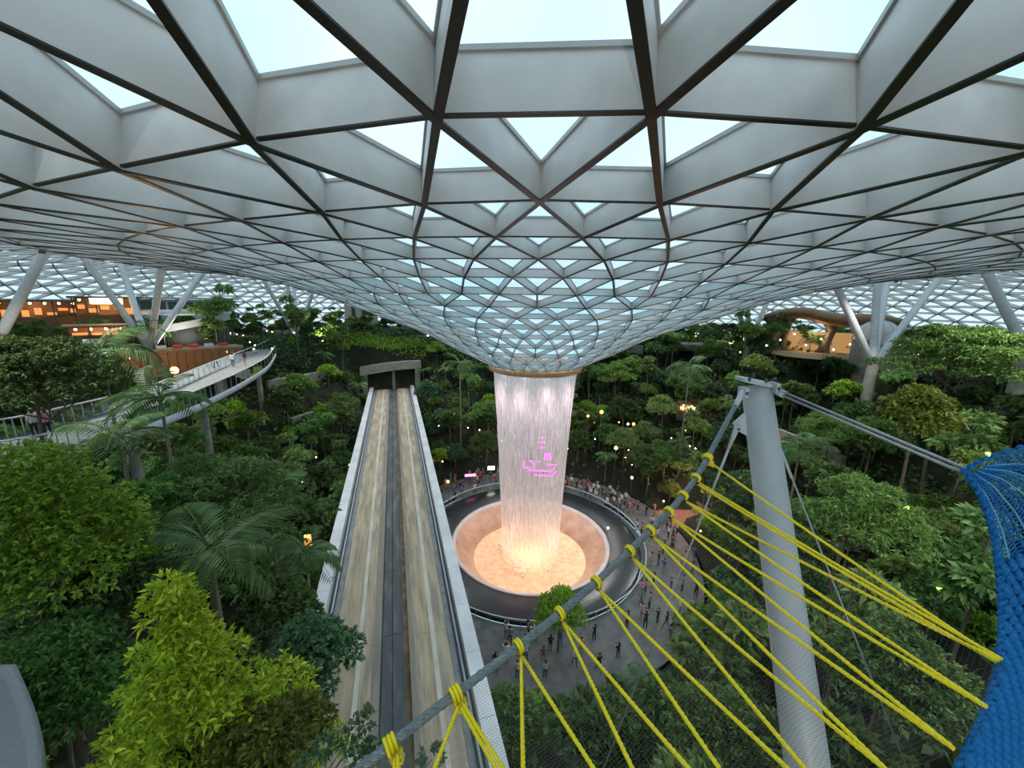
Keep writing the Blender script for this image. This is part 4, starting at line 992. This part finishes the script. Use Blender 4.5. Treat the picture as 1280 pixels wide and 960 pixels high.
# concrete balcony under the funnel at the right
p = snap(872, 428, 1.5); MB().lathe([(.01, 0), (5, 0), (5.2, -.2), (4.6, -1.3), (.01, -1.5)], (0, 0, 0), 30, a0=PI, a1=2*PI).build('balcony', M_conc, loc=p, label='curved concrete balcony under the lit balcony kiosk right of the waterfall', cat='balcony')
p = at(452, 393, 88); g = gz_(p)-p.z; e = empty('stone_tower', p, 'pale square lift tower above the trees left of the funnel', 'tower')
MB().box((0, 0, g/2+1), (6, 4, 2-g+4)).build('wall', mat('pale_render', (.50, .45, .38), .8), e)
for x in (-1, 1.2): MB().box((x, -2.05, 1.5), (.8, .1, 4)).build('window', M_dkgrey, e)
# signs and lanterns seen among the trees
for px, py, t, c, w_, h_, lab in ((385, 675, 30, M_orange, .5, .9, 'orange-red banner glowing left of the track'), (421, 667, 32, M_orange, .4, .8, 'smaller orange-red banner close to the left parapet'),
    (588, 594, 56, M_pink, 1.6, .35, 'pink lit sign over the crowd left of the waterfall'), (614, 585, 58, M_wlamp, 1.0, .5, 'white lit sign over the crowd left of the waterfall')):
    p = at(px, py, t); g = gz_(p) if t < 40 else 0; e = empty('lit_sign', p, lab, 'sign', None, .2)
    MB().box((0, 0, 0), (w_, .08, h_)).build('panel', c, e); MB().tube([(0, .06, g-p.z), (0, .06, h_/2)], .04, 6).build('post', M_dkgrey, e)
p = at(848, 640, 50); 
lamp('path_lamp', 'POINT', (p.x, p.y, p.z+4), 700, (1, .55, .35), size=.4)
rg = random.Random(4); k = 0
LP = [(903, 769, 30, M_wlamp, .16), (760, 660, 44, M_ylamp, .12), (790, 597, 52, M_ylamp, .16), (785, 530, 55, M_ylamp, .14), (752, 515, 56, M_orange, .28), (792, 530, 55, M_orange, .22), (245, 687, 22, M_wlamp, .07), (560, 602, 48, M_orange, .2), (1132, 634, 26, M_green, .18), (1175, 735, 20, M_green, .13), (1235, 568, 26, M_green, .16), (1098, 640, 28, M_green, .12), (735, 520, 58, M_orange, .2), (1040, 820, 16, M_green, .05), (882, 835, 22, M_green, .06), (770, 560, 54, M_ylamp, .22)]
for px, py, t, m, r in LP:
    p = at(px, py, t); g = gz_(p)
    if p.z < g+.3: p.z = g+.5
    col = {'warm_lamp': 'warm', 'yellow_lamp': 'yellow', 'white_lamp': 'white', 'green_garden_lamp': 'green', 'orange_lamp': 'orange'}[m.name]
    e = empty('garden_light', p, '%s garden light on a short post %s' % (col, zone(p.x, p.y) if math.hypot(p.x-CX, p.y-CY) > 18 else 'by the ring walk'), 'light', '%s garden lights %s' % (col, zone(p.x, p.y) if math.hypot(p.x-CX, p.y-CY) > 18 else 'by the ring walk'))
    MB().ico((0, 0, 0), r, seg=8, rings=5).build('globe', m, e); MB().tube([(0, 0, g-p.z-.1), (0, 0, -r*.8)], .03, 5).build('post', M_dkgrey, e)
GL = MB(); GL.ico((0, 0, 0), .10, seg=6, rings=4); g1, g2, g3 = GL.mesh('globe', M_ylamp), GL.mesh('globe', M_warm), GL.mesh('globe', M_wlamp)
mbp = MB(); mbp.tube([(0, 0, -1.4), (0, 0, -.08)], .025, 5); gp = mbp.mesh('post', M_dkgrey)
while k < 210:
    a = rg.uniform(-.6, 3.5); r = rg.choice([rg.uniform(18.2, 30), rg.uniform(44, 62), rg.uniform(46, 62)]); p = polar(r, a); z = ground(p.x, p.y)+1.4
    if not in_view(p.x, p.y, z, 0) or abs((Vector((p.x, p.y))-BO).dot(BN)) < 5: k += .1; continue
    j = rg.randrange(3); nm = ('yellow', 'orange-yellow', 'white')[j]
    e = empty('path_light', (p.x, p.y, z), '%s path light on a thin post %s' % (nm, zone(p.x, p.y)), 'light', '%s path lights %s' % (nm, zone(p.x, p.y)))
    inst('globe', (g1, g2, g3)[j], e); inst('post', gp, e); k += 1
# pale grey curved wall at the left edge
mb = MB(); vs = []
for i in range(13):
    u = i/12; a = at(-70+u*25, 800+u*0, 6.0)
    for j in range(13):
        v = j/12; px_ = -90+u*(94+40*math.sin(PI*min(.85, .02+v*.62))); py_ = 835+v*170; t = 6.6-1.2*v+.9*(1-u)
        vs.append(at(px_, py_, t))
mb.add(vs, [(i*13+j, i*13+j+1, (i+1)*13+j+1, (i+1)*13+j) for i in range(12) for j in range(12)], 0, True)
o = mb.build('curved_wall', mat('speckled_grey_panel', (.20, .20, .21), .7, (.27, .27, .28), 40), label='pale grey curved panel wall at the lower left edge', cat='wall')
sm = o.modifiers.new('thick', 'SOLIDIFY'); sm.thickness = .12

# ------------------------------------------------------------------ the mast, cables and rope
MT, MBm = Vector(at(945, 481, 5.0)), None
d0 = ray(1009, 960); MBm = Vector((0, 0, CZ))+d0*4.75
axis = (MBm-MT).normalized(); gl = MT+axis*((MT.z-ground(4.6, 3.4)+.5)/-axis.z)
mast = empty('mast', gl, 'thick pale grey tapering steel mast with a flat cap leaning at the right', 'mast')
MO = gl
rt = .170; rb = rt+(.246-rt)*((gl-MT).length/(MBm-MT).length)
MB().tube([MT-MO, MBm-MO, gl-MO], [rt, .246, min(rb, .42)], 40).build('pole', M_steel, mast)
mb = MB(); q = axis.to_track_quat('Z', 'Y').to_matrix()
lift = -axis
vs = []
capc = MT-MO+lift*.02
for zz in (0, .045):
    for j in range(32):
        b = 2*PI*j/32; vs.append(capc+lift*zz+Vector((math.cos(b)*.22*(1.0 if math.cos(b) > 0 else 1.15), math.sin(b)*.20, -math.cos(b)*.04)))
mb.add(vs, [tuple(range(31, -1, -1)), tuple(range(32, 64))]+[(j, (j+1) % 32, 32+(j+1) % 32, 32+j) for j in range(32)]); cap = mb.build('cap_plate', M_white, mast)
for bx, by in ((-.17, -.13), (.0, -.2), (.17, -.1), (.05, .15)):
    b = MB(); b.tube([capc+Vector((bx, by, .05)), capc+Vector((bx, by, .10))], .018, 6); b.build('bolt', M_dkgrey, cap)
for sgn, (px, py) in ((0, (929, 490)), (1, (968, 484))):
    c = at(px, py, 4.85)-MO; MB().box(c, (.05, .16, .12)).build('lug', M_white, mast); MB().tube([c-Vector((0, .09, 0)), c+Vector((0, .09, 0))], .02, 8).build('pin', M_dkgrey, mast)
fin = MB(); A = [at(917, 530, 4.9), at(932, 517, 4.92), at(934, 545, 4.92), at(926, 541, 4.9)]
fin.add([v-MO for v in A]+[v-MO+Vector((.0, .04, 0)) for v in A], [(0, 1, 2, 3), (7, 6, 5, 4), (0, 4, 5, 1), (1, 5, 6, 2), (2, 6, 7, 3), (3, 7, 4, 0)]); fin.build('fin_plate', M_white, mast)
for f in (.42, .52):
    c = MT.lerp(MBm, f)-MO; 
    MB().tube([c-axis*.006, c+axis*.006], (rt+(.246-rt)*f)*1.003, 40).build('weld_seam', M_white, mast)

def catenary(a, b, sag, n=24): return [Vector(a).lerp(Vector(b), i/n)-Vector((0, 0, sag*4*(i/n)*(1-i/n))) for i in range(n+1)]
R0, R1 = at(930, 487, 4.85), at(420, 985, 1.95)
ropep = catenary(R0, R1, .02, 60)
def screen(p):
    q = cinv @ p; return 640+480*q.x/-q.z, 480-480*q.y/-q.z
# follow the slight bow of the rope as surveyed
SURV = [(930, 487), (901, 541), (885, 572), (871, 597), (854, 621), (835, 641), (813, 663), (787, 689), (746, 727), (700, 767), (648, 808), (590, 852), (520, 905), (470, 945), (420, 985)]
tot = [0]
for a, b in zip(SURV, SURV[1:]): tot.append(tot[-1]+math.dist(a, b))
def rdepth(f): return 1/(1/4.85+(1/1.95-1/4.85)*f)
RP = []
for i in range(61):
    L = tot[-1]*i/60; k = max(j for j in range(len(tot)-1) if tot[j] <= L+1e-9); u = (L-tot[k])/(tot[k+1]-tot[k])
    RP.append(at(SURV[k][0]+(SURV[k+1][0]-SURV[k][0])*u, SURV[k][1]+(SURV[k+1][1]-SURV[k][1])*u, rdepth(i/60)))
for _ in range(3): RP = [RP[0]]+[(RP[i-1]+RP[i]+RP[i+1])/3 for i in range(1, 60)]+[RP[-1]]
def rope_at(px, py):
    # nearest point of the rope to that sight line
    return min(((math.dist(screen(RP[i].lerp(RP[i+1], u)), (px, py)), RP[i].lerp(RP[i+1], u), (RP[i+1]-RP[i]).normalized()) for i in range(60) for u in (0, .25, .5, .75)), key=lambda q: q[0])[1:]
def strand(path, rad, off, nst, pitch, mbx, segs=5, ph=0, step=.03):
    # one twisted strand around the path
    pts = []; L = 0; fine = []
    for a, b in zip(path, path[1:]):
        n = max(1, int((b-a).length/step))
        for i in range(n): fine.append(a.lerp(b, i/n))
    fine.append(path[-1]); u = None; acc = 0
    for i, p in enumerate(fine):
        d = (fine[min(i+1, len(fine)-1)]-fine[max(0, i-1)]).normalized()
        if u is None: u = d.orthogonal().normalized()
        u = (u-d*u.dot(d)).normalized(); w2 = d.cross(u)
        if i: acc += (p-fine[i-1]).length
        a = ph+2*PI*acc/pitch; pts.append(p+(u*math.cos(a)+w2*math.sin(a))*off)
    mbx.tube(pts, rad, segs)
rope = empty('wire_rope', RP[-1], 'thick grey twisted wire rope rising diagonally to the mast top', 'rope')
for k in range(6):
    mb = MB(); strand([p-RP[-1] for p in RP], .0125, .017, 6, .26, mb, 6, 2*PI*k/6); mb.build('strand', M_rope, rope)
MB().tube([RP[0]-RP[-1], RP[1]-RP[-1], RP[2]-RP[-1]], [.035, .034, .030], 12).build('end_socket', M_white, rope)

JP = {1: (1249, 826), 2: (1234, 884), 3: (1193, 936), 4: (1110, 965)}
def J(px, py): return onz(px, py, 25.0)
JW = {1: J(1249, 826), 2: J(1234, 884), 3: J(1193, 936), 4: J(1113, 967), 5: J(882+640-0-640+199, 1051), 6: J(1038, 1163), 7: J(932, 1251), 8: J(740, 1330), 9: J(640, 1290)}
JW[5] = J(1081, 1050) ; JW[6] = J(1038, 1163)
LOOPS = [((885, 571), [(1, 1)]), ((871, 597), [(1, 2)]), ((855, 620), [(1, 1), (2, 1)]), ((836, 640), [(2, 1), (3, 1)]), ((814, 662), [(3, 1), (4, 1)]), ((787, 689), [(4, 1), (5, 1)]),
         ((746, 726), [(5, 1), (6, 1)]), ((700, 766), [(6, 1), (7, 1)]), ((647, 807), [(7, 1), (8, 1)]), ((573, 868), [(8, 2), (9, 1)]), ((490, 929), [(9, 2)])]
OV = {(787, 689, 5): (1047, 1011), (746, 726, 5): (1048, 1010)}
# lower anchor points found by following the ropes beyond the frame
JW[5] = J(640+882/2, 480+1141/2); JW[6] = J(640+796/2, 480+1366/2); JW[7] = J(640+584/2, 480+1543/2); JW[8] = J(655, 1010); JW[9] = J(505, 1060)
where = ['nearest the mast top', 'second from the mast top', 'third from the mast top', 'fourth from the mast top', 'fifth from the mast top', 'halfway down the wire rope', 'above the small poolside tree', 'just right of the poolside tree', 'over the front of the ring walk', 'over the right parapet of the track', 'at the bottom over the track']
for li_, ((px, py), ends) in enumerate(LOOPS):
    c, d = rope_at(px, py); e = empty('yellow_rope', c, 'yellow lashing rope tied to the wire rope, '+where[li_], 'rope')
    n1 = d.orthogonal().normalized(); n2 = d.cross(n1); big = li_ in (0, 9, 10)
    for k in range(3 if big else 2):
        mb = MB(); sh = d*(k-.5)*.022
        mb.tube([sh+(n1*math.cos(b)+n2*math.sin(b))*.040 for b in [2*PI*i/14 for i in range(15)]], .0105, 7, cap=False); mb.build('loop', M_yellow, e)
    down = Vector((.35, -.3, -1)).normalized(); kn = down*.055
    mb = MB(); mb.ico(kn, .020 if not big else .032, (1, 1, 1.1), seg=10, rings=7); mb.build('knot', M_blacktape if not big else M_yellow, e, label='black tape over the knot' if not big else None)
    if big:
        for q_ in range(2):
            mb = MB(); cc = kn*(1+.5*q_)
            mb.tube([cc+Vector((math.cos(b)*.034, math.sin(b)*.028, math.sin(b*2)*.010)) for b in [2*PI*i/12 for i in range(13)]], .011, 6, cap=False); mb.build('knot_turn', M_yellow, e)
    for jn, num in ends:
        for q_ in range(num):
            o_ = Vector((.012, 0, .008))*(q_*2-(num-1)); a = kn+o_*.8; b = JW[jn]-c+o_*1.2
            mb = MB()
            for st in range(3): strand(catenary(a, b, .012*(b-a).length/2, 14), .0068, .0060, 3, .085, mb, 5, 2*PI*st/3, .018 if (b-a).length < 3 else .022)
            mb.build('rope_leg', M_yellow, e, kind='stuff')
# cables of the mast
def rod(a, b, rad, lab, name='steel_cable', m=None, fittings=True):
    e = empty(name, a, lab, 'cable'); d = b-a; MB().tube([d*0, d], rad, 8).build('cable', m or M_rodsteel, e); return e, d
a, b = at(922, 532, 4.88), at(745, 985, 6.5); e, d = rod(a, b, .012, 'thin steel stay cable running down left from the mast fin plate')
MB().tube([d*0, d*.015, d*.05], [.034, .032, .016], 12).build('fork_end', M_white, e); MB().tube([d*.05, d*.15], .016, 10).build('turnbuckle', M_white, e); MB().box(d*.005-Vector((0, .05, 0)), (.02, .03, .02)).build('pin', M_dkgrey, e)
a, b = at(975, 560, 4.95), at(1165, 1040, 5.6); e, d = rod(a, b, .012, 'thin steel stay cable running down right from behind the mast')
MB().tube([d*0, d*.07], .018, 8).build('turnbuckle', M_white, e)
for k, (dx, dy) in enumerate(((0, 0), (5, 4.5))):
    a, b = at(972-dx*.6, 487+dy*.8, 4.85), at(1210-dx, 587+dy, 2.9); e, d = rod(a, b, .014, ('upper' if k == 0 else 'lower')+' of the twin steel rods from the mast top to the blue net')
    MB().tube([d*0, d*.07], .026, 10).build('rod_socket', M_white, e)
a, b = at(900, 551, 4.2), at(893, 548, 4.2)

# ------------------------------------------------------------------ the blue net
net = empty('blue_net', at(1260, 800, 2.2), 'thick bright blue knitted rope net curving in at the right edge', 'net'); NO = at(1260, 800, 2.2)
EDGE = [(1206, 588, 2.85), (1228, 622, 2.75), (1243, 665, 2.65), (1250, 710, 2.55), (1254, 760, 2.45), (1253, 800, 2.35), (1249, 840, 2.25), (1238, 878, 2.15), (1222, 915, 2.08), (1203, 955, 2.0), (1180, 1000, 1.92), (1155, 1050, 1.86)]
TOPE = [(1206, 588, 2.85), (1225, 577, 2.80), (1250, 567, 2.72), (1290, 556, 2.6), (1330, 540, 2.5)]
def epoint(v):
    k = min(int(v*(len(EDGE)-1)), len(EDGE)-2); u = v*(len(EDGE)-1)-k; a, b = EDGE[k], EDGE[k+1]; return [a[i]+(b[i]-a[i])*u for i in range(3)]
def npt(u, v):
    # u: 0 at the left hem, grows to the right; v: 0 at the top corner, 1 below the frame
    e_ = epoint(v); s_ = u*230*min(1, .15+v*2.2)
    return at(e_[0]+s_*(.95-.25*v), e_[1]-s_*.12-85*u*math.sin(PI*min(1, v/.4))**.8, e_[2]-.05*u*math.sin(v*3)+.10*u)
def nrm(u, v):
    a = npt(u+.02, v)-npt(u, v); b = npt(u, min(1, v+.02))-npt(u, v); n = a.cross(b); return n.normalized() if n.length > 1e-9 else Vector((0, 0, 1))
# hem rope and fat knitted loops
hem = []
for k in range(2):
    mb = MB(); strand([npt(.0, v/40)-NO for v in range(41)], .016, .013, 2, .10, mb, 6, PI*k, .02); mb.build('hem_rope', M_blue, net)
mb = MB(); mb.tube([Vector(at(*p))-NO for p in TOPE], .010, 6); mb.build('top_rope', M_blue, net)
for i in range(9):
    u = i/9; a = at(*[TOPE[min(3, int(u*4))][j]+(TOPE[min(3, int(u*4))+1][j]-TOPE[min(3, int(u*4))][j])*(u*4-int(u*4)) for j in range(3)])
    mb = MB(); mb.ico(a-NO, .024, (1.2, .9, .9), seg=8, rings=6); mb.build('top_knot', M_blue, net)
# rows of loops: fat short diagonal rolls of rope, row after row
cntl = 0; loops = []
for row in range(30):
    v = .28+row/30*.72
    for c_ in range(14):
        u = .015+c_*.062+(.031 if row % 2 else 0)
        p = npt(u, v)
        s_ = screen(p)
        if s_[0] > 1330 or s_[1] > 1000 or s_[0] < 1150: continue
        loops.append((u, v))
lm = MB(); K = 7
lm.tube([(x*.050, .006*math.sin(x*2.2), .016*(1-x*x)) for x in [-1+2*i/K for i in range(K+1)]], [.006, .015, .0195, .0215, .0215, .0195, .015, .006], 8); lmesh = lm.mesh('knitted_loop', M_blue)
loops.sort(key=lambda q: -px_size([npt(*q), npt(q[0], min(1, q[1]+.02))]))
def loop_mat(u, v):
    p = npt(u, v); dn = (npt(u, min(1, v+.02))-npt(u, max(0, v-.02))).normalized(); ac = (npt(u+.03, v)-p).normalized(); n = nrm(u, v)
    if n.dot(Vector((0, 0, CZ))-p) < 0: n = -n
    x = (dn*.80-ac*.60).normalized(); y = n.cross(x).normalized(); z = x.cross(y)
    M = Matrix((x, y, z)).transposed().to_4x4(); M.translation = p-NO+n*.006; return M
for u, v in loops[:300]:
    o = inst('knitted_loop', lmesh, net); o.matrix_local = loop_mat(u, v) @ Matrix.Scale(random.uniform(.9, 1.1), 4)
mb = MB()
for u, v in loops[300:]:
    M = loop_mat(u, v); mb.add([M @ Vector(q) for q in lm.v], lm.f, 0, True)
if loops[300:]: mb.build('knitted_loop', M_blue, net, kind='stuff')
# backing web and thin pale strands of the open upper part
mb = MB(); gv = [npt(i/14*.9, .26+j/30*.74)-NO for i in range(15) for j in range(31)]
mb.add(gv, [(i*31+j, i*31+j+1, (i+1)*31+j+1, (i+1)*31+j) for i in range(14) for j in range(30)], 0, True); mb.build('backing_web', mat('deep_blue_web', (.004, .10, .34), .9, (.003, .06, .22), 60), net)
for i in range(14):
    u = .02+i*.075; mb = MB(); mb.tube([npt(u*(.5+.5*v/16), .02+v/16*.34)-NO for v in range(17)], .0065 if i % 3 else .010, 5); mb.build('long_strand', M_bluep if i % 3 == 1 else M_blue, net)
mb = MB()
for j in range(34):
    v = .02+j*.0095
    mb.tube([npt(i/12, v+(.004 if i % 2 else -.004))-NO for i in range(13)], .0048, 4)
mb.build('cross_strand', M_blue, net, kind='stuff')
# fine grey mesh hanging between the wire rope and the anchors of the yellow lashings
low = [JW[1]+Vector((.05, .02, .02)), JW[2], JW[3], JW[4], JW[5], JW[6], JW[7], JW[8], JW[9]]
def along(pl, u):
    x = u*(len(pl)-1); k = min(int(x), len(pl)-2); return pl[k].lerp(pl[k+1], x-k)
MG = [[along(RP, .12+.88*i/60).lerp(along(low, i/60), j/30)-Vector((0, 0, .05*math.sin(PI*j/30)+.02)) for j in range(31)] for i in range(61)]
def mg(u, v):
    x, y = u*60, v*30; i, j = min(int(x), 59), min(int(y), 29); a, b = x-i, y-j
    return MG[i][j].lerp(MG[i+1][j], a).lerp(MG[i][j+1].lerp(MG[i+1][j+1], a), b)
mb = MB(); O_ = MG[30][15]
for i in range(170):
    u = i/169; mb.tube([mg(min(1, max(0, u+((.003 if k % 2 else -.003)))), k/40)-O_ for k in range(41)], .00055, 3, cap=False, smooth=False)
for j in range(90):
    v = j/89; mb.tube([mg(k/40, v)-O_ for k in range(41)], .00055, 3, cap=False, smooth=False)
mb.build('safety_mesh', M_mesh, loc=O_, label='very fine grey safety mesh hanging below the wire rope behind the yellow ropes', cat='netting', kind='stuff')

# bright hedge on top of the tunnel lintel
n = 2600; a_ = RG.uniform(-8.5, 7.0, n); b_ = RG.uniform(1.2, 6.5, n); zz = RG.random(n)*.9
P0 = np.array([[q.x, q.y, max(q.z, ground(q.x, q.y)+z*.9)] for q, z in ((bp(a, BS+b, BZ+4.6+.08*(a+5)+z+.06*b), z) for a, b, z in zip(a_, b_, zz))]); D0 = RG.normal(size=(n, 3)); D0[:, 2] = abs(D0[:, 2])+.6
inst('hedge', leafmesh('hedge', P0, unit(D0), .35+.3*RG.random(n), .4, L_lime, .1), label='bright green hedge growing on top of the tunnel lintel', cat='hedge', kind='stuff')
